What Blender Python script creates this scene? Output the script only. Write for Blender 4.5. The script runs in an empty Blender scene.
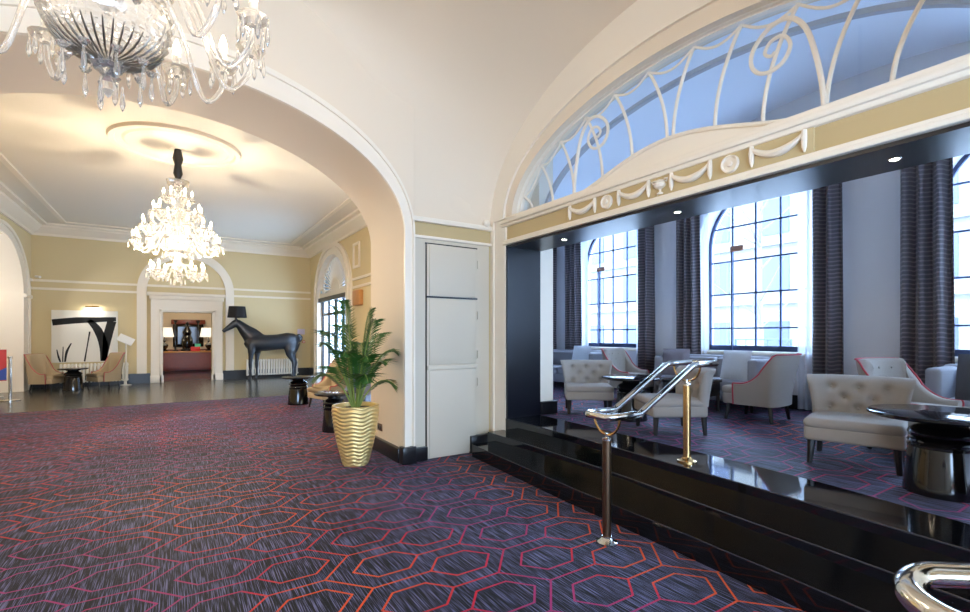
import bpy, bmesh, math, random
from mathutils import Vector, Matrix
random.seed(7)
SC = bpy.context.scene
COL = SC.collection
PI = math.pi
R = math.radians

# ------------------------------------------------------------------ camera
cd = bpy.data.cameras.new('camera'); cam = bpy.data.objects.new('camera', cd); COL.objects.link(cam)
cam.location = (0, 0, 1.5); cam.rotation_euler = (R(90), 0, -math.atan2(312, 480))
cd.sensor_width = 36; cd.lens = 36 * 480 / 970; cd.shift_y = 29 / 970; cd.clip_start = .05
SC.camera = cam
# ------------------------------------------------------------------ light
SC.view_settings.view_transform = 'Standard'; SC.view_settings.look = 'None'
SC.view_settings.gamma = 1; SC.view_settings.use_curve_mapping = False
SC.view_settings.exposure = 0.35
SC.cycles.use_denoising = True
SC.cycles.max_bounces = 10; SC.cycles.diffuse_bounces = 6; SC.cycles.transparent_max_bounces = 16
SC.cycles.sample_clamp_indirect = 6
W = bpy.data.worlds.new('world'); SC.world = W; W.use_nodes = True
bg = W.node_tree.nodes['Background']
bg.inputs['Color'].default_value = (.50, .70, 1.0, 1); bg.inputs['Strength'].default_value = 18.0

def area(name, loc, rot, sx, sy, power, col=(1, 1, 1), portal=False, spread=180):
    l = bpy.data.lights.new(name, 'AREA'); l.shape = 'RECTANGLE'; l.size = sx; l.size_y = sy
    l.energy = power; l.color = col; l.spread = R(spread)
    if portal: l.cycles.is_portal = True
    o = bpy.data.objects.new(name, l); COL.objects.link(o); o.location = loc; o.rotation_euler = rot
    return o
for yc in (6.77, 3.84, .91, -2.02):
    area('window_portal', (7.82, yc, 2.5), (0, R(90), 0), 3.2, 1.95, 1, portal=True)
area('entrance_portal', (-.2, -5.05, 1.72), (R(90), 0, 0), 7.0, 1.65, 1, portal=True)
area('hall_door_portal', (4.75, 15.55, 2.0), (0, R(90), 0), 4.0, 3.4, 1, portal=True)
def point(name, loc, power, col, rad=.05):
    l = bpy.data.lights.new(name, 'POINT'); l.energy = power; l.color = col; l.shadow_soft_size = rad
    o = bpy.data.objects.new(name, l); COL.objects.link(o); o.location = loc
    return o
WARM = (1.0, .83, .62)

# ------------------------------------------------------------------ helpers
class MB:
    def __init__(s): s.bm = bmesh.new()
    def _merge(s, b2, M=None):
        if M is not None: bmesh.ops.transform(b2, matrix=M, verts=b2.verts)
        me = bpy.data.meshes.new('t'); b2.to_mesh(me); b2.free(); s.bm.from_mesh(me); bpy.data.meshes.remove(me)
        return s
    def face(s, pts):
        try: s.bm.faces.new([s.bm.verts.new(p) for p in pts])
        except ValueError: pass
        return s
    def box(s, x0, x1, y0, y1, z0, z1, bev=0, seg=2, M=None):
        b = bmesh.new(); bmesh.ops.create_cube(b, size=1)
        bmesh.ops.transform(b, verts=b.verts, matrix=Matrix.Translation(((x0+x1)/2, (y0+y1)/2, (z0+z1)/2)) @ Matrix.Diagonal((abs(x1-x0), abs(y1-y0), abs(z1-z0), 1)))
        if bev: bmesh.ops.bevel(b, geom=b.edges[:], offset=bev, segments=seg, profile=.5, affect='EDGES')
        return s._merge(b, M)
    def lathe(s, prof, n=32, loc=(0, 0, 0), M=None):
        b = bmesh.new(); rows = []
        for r, z in prof:
            rows.append([b.verts.new((loc[0]+r*math.cos(2*PI*i/n), loc[1]+r*math.sin(2*PI*i/n), loc[2]+z)) for i in range(n)])
        for a, c in zip(rows, rows[1:]):
            for i in range(n):
                b.faces.new((a[i], a[(i+1) % n], c[(i+1) % n], c[i]))
        for row in (rows[0], rows[-1]):
            if (row[0].co-row[n//2].co).length > 1e-4: b.faces.new(row)
        bmesh.ops.remove_doubles(b, verts=b.verts, dist=1e-5)
        bmesh.ops.recalc_face_normals(b, faces=b.faces)
        return s._merge(b, M)
    def tube(s, path, r, n=8, closed=False):
        P = [Vector(p) for p in path]; N = len(P)
        rs = r if isinstance(r, (list, tuple)) else [r]*N
        rows = []; up = None
        for i in range(N):
            if closed: t = (P[(i+1) % N]-P[i-1])
            else: t = P[min(i+1, N-1)]-P[max(i-1, 0)]
            if t.length < 1e-9: t = Vector((0, 0, 1))
            t.normalize()
            if up is None:
                up = t.orthogonal().normalized()
            up = (up - t*up.dot(t))
            up = up.normalized() if up.length > 1e-6 else t.orthogonal().normalized()
            sd = t.cross(up)
            rows.append([s.bm.verts.new(P[i]+(up*math.cos(2*PI*k/n)+sd*math.sin(2*PI*k/n))*rs[i]) for k in range(n)])
        m = N if closed else N-1
        for i in range(m):
            a, c = rows[i], rows[(i+1) % N]
            for k in range(n): s.bm.faces.new((a[k], a[(k+1) % n], c[(k+1) % n], c[k]))
        if not closed:
            s.bm.faces.new(rows[0]); s.bm.faces.new(rows[-1])
        return s
    def sphere(s, c, r, n=10, sc=(1, 1, 1)):
        b = bmesh.new(); bmesh.ops.create_uvsphere(b, u_segments=n, v_segments=max(4, n//2+1), radius=r)
        return s._merge(b, Matrix.Translation(c) @ Matrix.Diagonal((*sc, 1)))
    def grid(s, rows, close=False):
        V = [[s.bm.verts.new(p) for p in r] for r in rows]
        for a, c in zip(V, V[1:]):
            n = len(a)
            for i in range(n if close else n-1):
                s.bm.faces.new((a[i], a[(i+1) % n], c[(i+1) % n], c[i]))
        return V
    def prism(s, poly, P, d0, d1):
        """poly: list of (a,z) outline in a wall plane, P maps (a,d,z) to a point"""
        A = [s.bm.verts.new(P(a, d0, z)) for a, z in poly]; B = [s.bm.verts.new(P(a, d1, z)) for a, z in poly]
        s.bm.faces.new(A); s.bm.faces.new(B[::-1]); n = len(A)
        for i in range(n): s.bm.faces.new((A[i], B[i], B[(i+1) % n], A[(i+1) % n]))
        return s
    def slab(s, xs0, xs1, z0, z1):
        """solid between two polylines of (x,y) with the same count, from z0 to z1"""
        n = len(xs0)
        a = [s.bm.verts.new((x, y, z1)) for x, y in xs0]; b = [s.bm.verts.new((x, y, z1)) for x, y in xs1]
        c = [s.bm.verts.new((x, y, z0)) for x, y in xs0]; d = [s.bm.verts.new((x, y, z0)) for x, y in xs1]
        for i in range(n-1):
            for q in ((a[i], a[i+1], b[i+1], b[i]), (c[i], d[i], d[i+1], c[i+1]), (a[i], c[i], c[i+1], a[i+1]), (b[i], b[i+1], d[i+1], d[i])):
                s.bm.faces.new(q)
        s.bm.faces.new((a[0], b[0], d[0], c[0])); s.bm.faces.new((a[-1], c[-1], d[-1], b[-1]))
        return s
    def ring(s, P, d0, d1, inner, outer):
        n = len(inner)
        I0 = [s.bm.verts.new(P(a, d0, z)) for a, z in inner]; O0 = [s.bm.verts.new(P(a, d0, z)) for a, z in outer]
        I1 = [s.bm.verts.new(P(a, d1, z)) for a, z in inner]; O1 = [s.bm.verts.new(P(a, d1, z)) for a, z in outer]
        for i in range(n-1):
            for q in ((I0[i], I0[i+1], O0[i+1], O0[i]), (I1[i], O1[i], O1[i+1], I1[i+1]), (I0[i], I1[i], I1[i+1], I0[i+1]), (O0[i], O0[i+1], O1[i+1], O1[i])):
                s.bm.faces.new(q)
        for i in (0, -1): s.bm.faces.new((I0[i], O0[i], O1[i], I1[i]))
        return s
    def archwall(s, P, d0, d1, a0, a1, z0, z1, c, half, spring, rise, bottom, n=40):
        out = [(c-half, bottom)]+[(c-half*math.cos(PI*i/n), spring+rise*math.sin(PI*i/n)) for i in range(n+1)]+[(c+half, bottom)]
        def q(p4):
            s.face([P(a, d0, z) for a, z in p4]); s.face([P(a, d1, z) for a, z in p4][::-1])
        q([(a0, z0), (c-half, z0), (c-half, z1), (a0, z1)]); q([(c+half, z0), (a1, z0), (a1, z1), (c+half, z1)])
        for p, r in zip(out[1:-1], out[2:-1]): q([p, r, (r[0], z1), (p[0], z1)])
        if bottom > z0: q([(c-half, z0), (c+half, z0), (c+half, bottom), (c-half, bottom)])
        loop = out+([out[0]] if bottom > z0 else [])
        for p, r in zip(loop, loop[1:]):
            s.face([P(p[0], d0, p[1]), P(r[0], d0, r[1]), P(r[0], d1, r[1]), P(p[0], d1, p[1])])
        rim = [(a0, z0), (a0, z1), (a1, z1), (a1, z0)]
        for p, r in zip(rim, rim[1:]): s.face([P(p[0], d0, p[1]), P(r[0], d0, r[1]), P(r[0], d1, r[1]), P(p[0], d1, p[1])])
        for p, r in ((((a0, z0), (c-half, z0))), (((c+half, z0), (a1, z0)))): s.face([P(p[0], d0, p[1]), P(r[0], d0, r[1]), P(r[0], d1, r[1]), P(p[0], d1, p[1])])
        return s
    def build(s, name, m, parent=None, loc=None, rot=None, smooth=True, ang=35):
        bmesh.ops.remove_doubles(s.bm, verts=s.bm.verts, dist=1e-5)
        bmesh.ops.recalc_face_normals(s.bm, faces=s.bm.faces)
        me = bpy.data.meshes.new(name); s.bm.to_mesh(me); s.bm.free()
        if smooth:
            me.polygons.foreach_set('use_smooth', [True]*len(me.polygons)); me.set_sharp_from_angle(angle=R(ang))
        me.materials.append(m)
        o = bpy.data.objects.new(name, me); COL.objects.link(o)
        if parent: o.parent = parent
        if loc: o.location = loc
        if rot: o.rotation_euler = rot
        return o

def PX(a, d, z): return (d, a, z)     # wall of constant X: a runs along Y
def PY(a, d, z): return (a, d, z)     # wall of constant Y: a runs along X
def ell(c, ha, z0, b, n=48, legs=None, t0=0, t1=180):
    o = [(c-ha*math.cos(R(t0+(t1-t0)*i/n)), z0+b*math.sin(R(t0+(t1-t0)*i/n))) for i in range(n+1)]
    if legs is not None: o = [(c-ha, legs)]+o+[(c+ha, legs)]
    return o
def smooth_path(pts, n=6, closed=False):
    P = [Vector(p) for p in pts]; out = []; N = len(P)
    rng = range(N if closed else N-1)
    for i in rng:
        if closed: a, b, c, d = P[i-1], P[i], P[(i+1) % N], P[(i+2) % N]
        else: a, b, c, d = P[max(i-1, 0)], P[i], P[i+1], P[min(i+2, N-1)]
        for k in range(n):
            t = k/n
            out.append(.5*((2*b)+(c-a)*t+(2*a-5*b+4*c-d)*t*t+(3*b-a-3*c+d)*t**3))
    if not closed: out.append(P[-1])
    return out
def thing(name, label, cat, loc=(0, 0, 0), rz=0, group=None):
    o = bpy.data.objects.new(name, None); COL.objects.link(o); o.empty_display_size = .1
    o.location = loc; o.rotation_euler = (0, 0, rz)
    return tag(o, label, cat, group)
def tag(o, label, cat, group=None):
    o['label'] = label; o['category'] = cat
    if group: o['group'] = group
    return o
def struct(o):
    o['kind'] = 'structure'; return o
def dup(root, loc, rz, label):
    r = root.copy(); COL.objects.link(r); r.location = loc; r.rotation_euler = (0, 0, rz); r['label'] = label
    for ch in root.children:
        c = ch.copy(); COL.objects.link(c); c.parent = r
        for g in ch.children:
            d = g.copy(); COL.objects.link(d); d.parent = c
    return r

# ------------------------------------------------------------------ materials
def srgb(r, g, b):
    f = lambda v: (v/255/12.92) if v/255 <= .04045 else ((v/255+.055)/1.055)**2.4
    return (f(r), f(g), f(b), 1)
def mat(name, col, rough=.6, metal=0, bump=0, bscale=60, var=0, spec=.5, trans=0, coat=0, emit=None, estr=0):
    m = bpy.data.materials.new(name); m.use_nodes = True; nt = m.node_tree; p = nt.nodes['Principled BSDF']
    p.inputs['Base Color'].default_value = col; p.inputs['Roughness'].default_value = rough; p.inputs['Metallic'].default_value = metal
    p.inputs['Specular IOR Level'].default_value = spec; p.inputs['Transmission Weight'].default_value = trans; p.inputs['Coat Weight'].default_value = coat
    if emit: p.inputs['Emission Color'].default_value = emit; p.inputs['Emission Strength'].default_value = estr
    if bump or var:
        tc = nt.nodes.new('ShaderNodeTexCoord'); no = nt.nodes.new('ShaderNodeTexNoise'); no.inputs['Scale'].default_value = bscale; no.inputs['Detail'].default_value = 4
        nt.links.new(tc.outputs['Object'], no.inputs['Vector'])
        if bump:
            b = nt.nodes.new('ShaderNodeBump'); b.inputs['Strength'].default_value = bump; b.inputs['Distance'].default_value = .01
            nt.links.new(no.outputs['Fac'], b.inputs['Height']); nt.links.new(b.outputs['Normal'], p.inputs['Normal'])
        if var:
            r = nt.nodes.new('ShaderNodeMapRange'); r.inputs['To Min'].default_value = 1-var; r.inputs['To Max'].default_value = 1+var
            mx = nt.nodes.new('ShaderNodeVectorMath'); mx.operation = 'SCALE'; mx.inputs[0].default_value = col[:3]
            nt.links.new(no.outputs['Fac'], r.inputs['Value']); nt.links.new(r.outputs['Result'], mx.inputs['Scale']); nt.links.new(mx.outputs['Vector'], p.inputs['Base Color'])
    return m
M_cream = mat('cream_plaster', srgb(230, 215, 192), .75, bump=.03, bscale=25)
M_white = mat('white_gloss_paint', srgb(238, 228, 210), .45)
M_ceil = mat('ceiling_paint', srgb(228, 221, 206), .8)
M_tan = mat('tan_wall_paint', srgb(214, 196, 152), .75, bump=.02)
M_frieze = mat('frieze_tan_paint', srgb(196, 174, 128), .7)
M_door = mat('grey_door_paint', srgb(204, 194, 174), .5)
M_black = mat('black_gloss_skirting', srgb(20, 20, 22), .3)
M_stone = mat('polished_black_stone', srgb(13, 13, 15), .06, spec=.6, var=.3, bscale=14)
M_lining = mat('black_lining_paint', srgb(16, 18, 26), .28)
M_wallb = mat('lounge_wall_paint', srgb(216, 216, 220), .8, bump=.02)
M_ceilb = mat('lounge_ceiling_paint', srgb(236, 242, 250), .8)
M_dimgrey = mat('shaded_moulding_paint', srgb(176, 182, 194), .7)  # grey hoop behind the fanlight: shade of its unlit face put into the colour
M_tile = mat('dark_slate_tiles', srgb(64, 66, 64), .22, var=.25, bscale=3)
M_chairb = mat('beige_linen', srgb(154, 145, 136), .9, bump=.25, bscale=220, var=.06)
M_chairt = mat('tan_linen', srgb(168, 148, 116), .9, bump=.25, bscale=220, var=.06)
M_greyf = mat('grey_fabric', srgb(140, 140, 146), .9, bump=.25, bscale=200, var=.08)
M_bluef = mat('blue_grey_fabric', srgb(105, 112, 130), .9, bump=.25, bscale=200, var=.08)
M_cush = mat('mauve_grey_velvet', srgb(120, 114, 122), .8, var=.1, bscale=30)
M_cushd = mat('charcoal_velvet', srgb(70, 70, 76), .8, var=.1, bscale=30)
M_cushl = mat('pale_cushion_cotton', srgb(196, 200, 206), .85, var=.05, bscale=30)
M_pipe = mat('red_piping', srgb(178, 62, 74), .7)
M_leg = mat('dark_stained_wood', srgb(24, 19, 17), .35)
M_tab = mat('black_lacquer', srgb(12, 11, 12), .1, spec=.6)
M_brass = mat('polished_brass', srgb(206, 168, 112), .22, 1)
M_bronze = mat('brushed_bronze', srgb(128, 104, 82), .3, 1, bump=.08, bscale=90)
M_chrome = mat('polished_chrome', srgb(216, 214, 206), .1, 1)
M_gold = mat('gold_leaf_pot', srgb(236, 208, 140), .38, .6, bump=.1, bscale=40)
M_leaf = mat('palm_green', srgb(42, 88, 30), .45, var=.35, bscale=14)
M_stem = mat('palm_stem_green', srgb(120, 140, 60), .5)
M_soil = mat('dark_soil', srgb(40, 32, 24), .95, bump=.5)
M_horse = mat('matte_black_resin', srgb(30, 32, 36), .36, bump=.05, bscale=12)
M_shade = mat('black_shade_cloth', srgb(34, 33, 33), .9, bump=.1, bscale=200)
M_frame = mat('window_frame_grey', srgb(62, 76, 112), .5)
M_dframe = mat('black_door_frame', srgb(22, 22, 24), .35)
M_canvas = mat('white_canvas', srgb(236, 232, 220), .9)
M_ink = mat('black_paint_strokes', srgb(22, 22, 22), .8)
M_rad = mat('radiator_white_enamel', srgb(232, 226, 212), .4)
M_wood = mat('mahogany', srgb(120, 52, 30), .35, var=.2, bscale=8)
M_woodl = mat('oak_top', srgb(186, 130, 72), .35, var=.15, bscale=8)
M_red = mat('red_plastic', srgb(200, 36, 40), .4)
M_blue = mat('blue_print', srgb(50, 80, 170), .6)
M_white_p = mat('white_plastic', srgb(238, 236, 230), .35)
M_brown = mat('brown_enamel_plate', srgb(150, 106, 84), .5)
M_facade = mat('pale_stone_facade', srgb(124, 120, 114), .9, var=.1, bscale=2)
M_fglass = mat('street_window_glass', srgb(66, 72, 92), .15)
M_pave = mat('pale_paving', srgb(205, 205, 205), .9, var=.1, bscale=1)
M_bark = mat('tree_bark', srgb(110, 104, 98), .9)
M_bulb = mat('lit_bulb', (1, .9, .7, 1), .5, emit=(1, .84, .6, 1), estr=22)
M_led = mat('lit_downlight', (1, 1, 1, 1), .5, emit=(1, .97, .9, 1), estr=30)
M_shadew = mat('lit_white_shade', srgb(240, 236, 226), .9, emit=(1, .95, .85, 1), estr=.55)

def crystal(name, tint=(1, 1, 1, 1), diff=.15):
    m = bpy.data.materials.new(name); m.use_nodes = True; nt = m.node_tree; nt.nodes.remove(nt.nodes['Principled BSDF'])
    out = nt.nodes['Material Output']
    g = nt.nodes.new('ShaderNodeBsdfGlass'); g.inputs['IOR'].default_value = 1.5; g.inputs['Roughness'].default_value = .02; g.inputs['Color'].default_value = tint
    d = nt.nodes.new('ShaderNodeBsdfTranslucent'); d.inputs['Color'].default_value = (.95, .93, .88, 1)
    d2 = nt.nodes.new('ShaderNodeBsdfDiffuse'); d2.inputs['Color'].default_value = (.95, .93, .88, 1)
    ad = nt.nodes.new('ShaderNodeMixShader'); nt.links.new(d.outputs[0], ad.inputs[1]); nt.links.new(d2.outputs[0], ad.inputs[2])
    mx = nt.nodes.new('ShaderNodeMixShader'); mx.inputs['Fac'].default_value = diff
    nt.links.new(g.outputs[0], mx.inputs[1]); nt.links.new(ad.outputs[0], mx.inputs[2]); nt.links.new(mx.outputs[0], out.inputs['Surface'])
    return m
M_cryst = crystal('cut_crystal')
M_cryst2 = crystal('cut_crystal_arm', diff=.14)
def pane(name, tint, gloss=.06):
    m = bpy.data.materials.new(name); m.use_nodes = True; nt = m.node_tree; nt.nodes.remove(nt.nodes['Principled BSDF'])
    t = nt.nodes.new('ShaderNodeBsdfTransparent'); t.inputs['Color'].default_value = tint
    g = nt.nodes.new('ShaderNodeBsdfGlossy'); g.inputs['Roughness'].default_value = .02
    mx = nt.nodes.new('ShaderNodeMixShader'); mx.inputs['Fac'].default_value = gloss
    nt.links.new(t.outputs[0], mx.inputs[1]); nt.links.new(g.outputs[0], mx.inputs[2]); nt.links.new(mx.outputs[0], nt.nodes['Material Output'].inputs['Surface'])
    return m
M_pane = pane('window_glass', (.96, .98, 1, 1))
M_lunglass = pane('fanlight_glass', (.94, .97, 1, 1), .03)
def sheer_mat():
    m = bpy.data.materials.new('sheer_voile'); m.use_nodes = True; nt = m.node_tree; nt.nodes.remove(nt.nodes['Principled BSDF'])
    t = nt.nodes.new('ShaderNodeBsdfTransparent'); d = nt.nodes.new('ShaderNodeBsdfTranslucent'); d.inputs['Color'].default_value = (.85, .88, .95, 1)
    d2 = nt.nodes.new('ShaderNodeBsdfDiffuse'); d2.inputs['Color'].default_value = (.85, .88, .95, 1)
    a = nt.nodes.new('ShaderNodeMixShader'); nt.links.new(d.outputs[0], a.inputs[1]); nt.links.new(d2.outputs[0], a.inputs[2])
    mx = nt.nodes.new('ShaderNodeMixShader'); mx.inputs['Fac'].default_value = .65
    nt.links.new(t.outputs[0], mx.inputs[1]); nt.links.new(a.outputs[0], mx.inputs[2]); nt.links.new(mx.outputs[0], nt.nodes['Material Output'].inputs['Surface'])
    return m
M_sheer = sheer_mat()
M_frost = pane('frosted_glass', (.28, .3, .32, 1), .08)

class NT:
    def __init__(s, m): s.nt = m.node_tree
    def new(s, t): return s.nt.nodes.new(t)
    def link(s, a, b): s.nt.links.new(a, b)
    def m(s, op, a, b=None, c=None, clamp=False):
        n = s.new('ShaderNodeMath'); n.operation = op; n.use_clamp = clamp
        for i, v in enumerate((a, b, c)):
            if v is None: continue
            if isinstance(v, (int, float)): n.inputs[i].default_value = v
            else: s.link(v, n.inputs[i])
        return n.outputs[0]
    def ramp(s, fac, stops):
        n = s.new('ShaderNodeValToRGB'); e = n.color_ramp.elements
        while len(e) < len(stops): e.new(.5)
        for k, (p, c) in enumerate(stops): e[k].position = p; e[k].color = c
        s.link(fac, n.inputs['Fac']); return n.outputs['Color']
    def mix(s, f, a, b):
        n = s.new('ShaderNodeMix'); n.data_type = 'RGBA'
        for sock, v in ((n.inputs[0], f), (n.inputs[6], a), (n.inputs[7], b)):
            if isinstance(v, (int, float)) or isinstance(v, tuple): sock.default_value = v
            else: s.link(v, sock)
        return n.outputs[2]
def carpet():
    """dark streaked carpet with an elongated-hexagon line pattern in shifting orange, crimson and violet"""
    m = bpy.data.materials.new('hexagon_carpet'); m.use_nodes = True; t = NT(m); p = m.node_tree.nodes['Principled BSDF']
    p.inputs['Roughness'].default_value = .6; p.inputs['Specular IOR Level'].default_value = .08; p.inputs['Sheen Weight'].default_value = .05; p.inputs['Sheen Roughness'].default_value = .45
    g = t.new('ShaderNodeNewGeometry'); sx = t.new('ShaderNodeSeparateXYZ'); t.link(g.outputs['Position'], sx.inputs[0])
    X, Y = sx.outputs[0], sx.outputs[1]
    x = t.m('SUBTRACT', t.m('FLOORED_MODULO', t.m('ADD', X, -2.12+.25), .945), .25)
    y = t.m('ABSOLUTE', t.m('SUBTRACT', t.m('FLOORED_MODULO', t.m('ADD', Y, -2.495+.25), .5), .25))
    segs = [((-.105, .138), (.105, .138)), ((.105, .138), (.225, 0)), ((-.105, .138), (-.22, 0)), ((.225, 0), (.55, 0)), ((.55, 0), (.765, .25)),
            ((-.395, 0), (-.18, .25)), ((-.18, .25), (.2, .25)), ((.315, .112), (.525, .112)), ((.2, .25), (.315, .112)), ((.525, .112), (.64, .25))]
    best = None
    for (ax, ay), (bx, by) in segs:
        dx, dy = bx-ax, by-ay; L2 = dx*dx+dy*dy
        qx = t.m('SUBTRACT', x, ax); qy = t.m('SUBTRACT', y, ay)
        h = t.m('ADD', t.m('MULTIPLY', qx, dx/L2), t.m('MULTIPLY', qy, dy/L2), clamp=True)
        ex = t.m('SUBTRACT', qx, t.m('MULTIPLY', h, dx)); ey = t.m('SUBTRACT', qy, t.m('MULTIPLY', h, dy))
        d = t.m('ADD', t.m('MULTIPLY', ex, ex), t.m('MULTIPLY', ey, ey))
        best = d if best is None else t.m('MINIMUM', best, d)
    dist = t.m('SQRT', best)
    line = t.m('LESS_THAN', dist, .0066)
    def noise(sc, detail, sv=None, off=(0, 0, 0)):
        n = t.new('ShaderNodeTexNoise'); n.inputs['Scale'].default_value = sc; n.inputs['Detail'].default_value = detail
        if sv:
            mp = t.new('ShaderNodeVectorMath'); mp.operation = 'MULTIPLY_ADD'; mp.inputs[1].default_value = sv; mp.inputs[2].default_value = off; t.link(g.outputs['Position'], mp.inputs[0]); t.link(mp.outputs[0], n.inputs['Vector'])
        else: t.link(g.outputs['Position'], n.inputs['Vector'])
        return n.outputs['Fac']
    st = noise(1, 2, sv=(210, 4.2, 1)); big = noise(.75, 1); hue = noise(1, 1.5, sv=(.55, .55, 1), off=(3.1, 1.7, 0)); grain = noise(400, 1)
    stv = t.m('ADD', t.m('ADD', st, t.m('MULTIPLY', t.m('SUBTRACT', big, .5), .12)), t.m('MULTIPLY', t.m('SUBTRACT', grain, .5), .12))
    base = t.ramp(stv, [(0, srgb(6, 6, 10)), (.49, srgb(11, 11, 17)), (.535, srgb(52, 53, 74)), (.61, srgb(98, 100, 136)), (1, srgb(128, 130, 170))])
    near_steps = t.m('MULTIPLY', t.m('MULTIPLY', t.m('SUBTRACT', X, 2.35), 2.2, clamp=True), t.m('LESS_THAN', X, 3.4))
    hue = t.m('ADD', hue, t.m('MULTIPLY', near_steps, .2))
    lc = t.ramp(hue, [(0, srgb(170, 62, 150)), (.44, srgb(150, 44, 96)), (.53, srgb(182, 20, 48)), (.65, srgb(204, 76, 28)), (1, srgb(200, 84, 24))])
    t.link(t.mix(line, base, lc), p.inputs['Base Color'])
    b = t.new('ShaderNodeBump'); b.inputs['Strength'].default_value = .3; b.inputs['Distance'].default_value = .004; t.link(grain, b.inputs['Height']); t.link(b.outputs[0], p.inputs['Normal'])
    return m
M_carpet = carpet()
def curtain_mat():
    m = bpy.data.materials.new('patterned_drape'); m.use_nodes = True; t = NT(m); p = m.node_tree.nodes['Principled BSDF']
    p.inputs['Roughness'].default_value = .6; p.inputs['Sheen Weight'].default_value = .2
    g = t.new('ShaderNodeTexCoord'); sx = t.new('ShaderNodeSeparateXYZ'); t.link(g.outputs['Object'], sx.inputs[0])
    z = sx.outputs[2]; s = t.m('ADD', sx.outputs[0], t.m('MULTIPLY', sx.outputs[1], 1.0))
    w = t.m('SINE', t.m('ADD', t.m('MULTIPLY', z, 2*PI/.052), t.m('MULTIPLY', t.m('SINE', t.m('MULTIPLY', s, 2*PI/.11)), .8)))
    f = t.m('GREATER_THAN', w, .55)
    t.link(t.mix(f, srgb(76, 70, 76), srgb(120, 110, 114)), p.inputs['Base Color'])
    return m
M_drape = curtain_mat()

# ------------------------------------------------------------------ the setting: floors
def sbox(name, m, *a, parent=None, bev=0): return struct(MB().box(*a, bev=bev).build(name, m, parent))
CARPET_END = 12.72
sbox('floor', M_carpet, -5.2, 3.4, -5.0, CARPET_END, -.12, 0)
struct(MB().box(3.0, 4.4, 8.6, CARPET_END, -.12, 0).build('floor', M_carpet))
sbox('floor_hall', M_tile, -5.2, 5.0, CARPET_END, 18.75, -.12, -.001)
sbox('floor_parlour', M_carpet, -2.5, 4.0, 18.75, 24.2, -.12, 0)
def edge(pts):
    """smooth polyline through measured (x, y) points"""
    return [(v.x, v.y) for v in smooth_path([(x, y, 0) for x, y in pts], 5)]
N0 = edge([(3.10, 5.06), (3.03, 4.2), (2.965, 3.2), (2.945, 2.7), (2.895, 1.6), (2.845, .9), (2.74, 0), (2.56, -1.2), (2.3, -2.6)])
N1 = edge([(3.27, 4.97), (3.265, 4.2), (3.245, 3.2), (3.21, 2.7), (3.11, 1.6), (3.045, .9), (2.95, 0), (2.8, -1.2), (2.55, -2.6)])
N2 = edge([(3.50, 4.91), (3.505, 4.2), (3.47, 3.2), (3.435, 2.7), (3.355, 1.6), (3.285, .9), (3.19, 0), (3.04, -1.2), (2.8, -2.6)])
N3 = edge([(4.04, 4.91), (4.02, 4.2), (3.975, 3.2), (3.95, 2.7), (3.87, 1.6), (3.73, .9), (3.6, 0), (3.4, -1.2), (3.2, -2.6)])
def back(P, x): return [(x, y) for _, y in P]
st = struct(MB().slab(N0, back(N0, 3.53), 0, .15).build('stair', M_stone)); st.name = 'trim_stair'
struct(MB().slab([(x+.003, y) for x, y in N1], back(N1, 3.53), .15, .3).build('tread', M_stone, st))
struct(MB().slab([(x+.003, y) for x, y in N2], N3, .3, .4505).build('landing', M_stone, st))
for z, P, s in ((.15, N0, 0), (.3, N1, 0), (.4505, N2, 0)):   # lighter bluish edge tubes, window reflections put into their colour
    struct(MB().tube([(x+.004, y, z-.005) for x, y in P], .006, 6).build('nosing', mat('nosing_glint_%d' % int(z*100), srgb(40, 42, 52), .05, spec=.8), st))
fl = MB().slab(N3, back(N3, 7.6), .3, .45); fl.box(4.04, 7.6, 4.91, 8.5, .3, .45)
struct(fl.build('floor_lounge', M_carpet))

# ------------------------------------------------------------------ the hall beyond the arch
HX0, HX1, HY0, HY1, HZ = -3.37, 4.26, 6.3, 18.4, 4.66
w = MB().archwall(PY, HY1, HY1+.35, -5.2, 5.0, 0, 5.2, .41, .68, 2.23, .001, 0)
struct(w.build('wall_far', M_tan, smooth=False))
w = MB().archwall(PX, HX0, HX0-.4, HY0, HY1, 0, 5.2, 15.45, 1.9, 2.55, 1.35, 0)
struct(w.build('wall_left', M_tan, smooth=False))
sbox('wall_left', M_tan, HX0-.4, HX0-.02, 5.2, HY0, 0, 5.2)
w = MB().archwall(PX, HX1, HX1+.4, 9.0, HY1, 0, 5.2, 15.55, 1.72, 2.85, 1.27, 0)
struct(w.build('wall_right', M_tan, smooth=False))
sbox('wall_right', M_tan, 3.86, 3.98, HY0, 9.0, 0, 5.2); sbox('wall_right', M_tan, 3.86, HX1, 8.98, 9.1, 0, 5.2)
sbox('ceiling', M_ceil, -4, 5, 5.9, 18.6, HZ, HZ+.2)
prof = [(0, 4.34), (.05, 4.34), (.06, 4.40), (.10, 4.43), (.17, 4.47), (.22, 4.52), (.26, 4.55), (.27, 4.60), (.40, 4.605), (.40, 4.665), (0, 4.665)]
def cornice(name, p, n):
    """sweep the profile along segment p0-p1 at wall, n = inward normal"""
    (x0, y0), (x1, y1) = p; mb = MB(); A = []; B = []
    for o, z in prof:
        tx, ty = (x1-x0), (y1-y0); L = math.hypot(tx, ty); tx /= L; ty /= L
        A.append(mb.bm.verts.new((x0+n[0]*o+tx*o*0, y0+n[1]*o, z))); B.append(mb.bm.verts.new((x1+n[0]*o, y1+n[1]*o, z)))
    for i in range(len(A)-1): mb.bm.faces.new((A[i], A[i+1], B[i+1], B[i]))
    mb.bm.faces.new(A); mb.bm.faces.new(B)
    return struct(mb.build(name, M_white))
cornice('trim_1', ((HX0, HY1), (HX1, HY1)), (0, -1)); cornice('trim_2', ((HX0, HY0), (HX0, HY1)), (1, 0)); cornice('trim_3', ((HX1, 9.1), (HX1, HY1)), (-1, 0))
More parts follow.
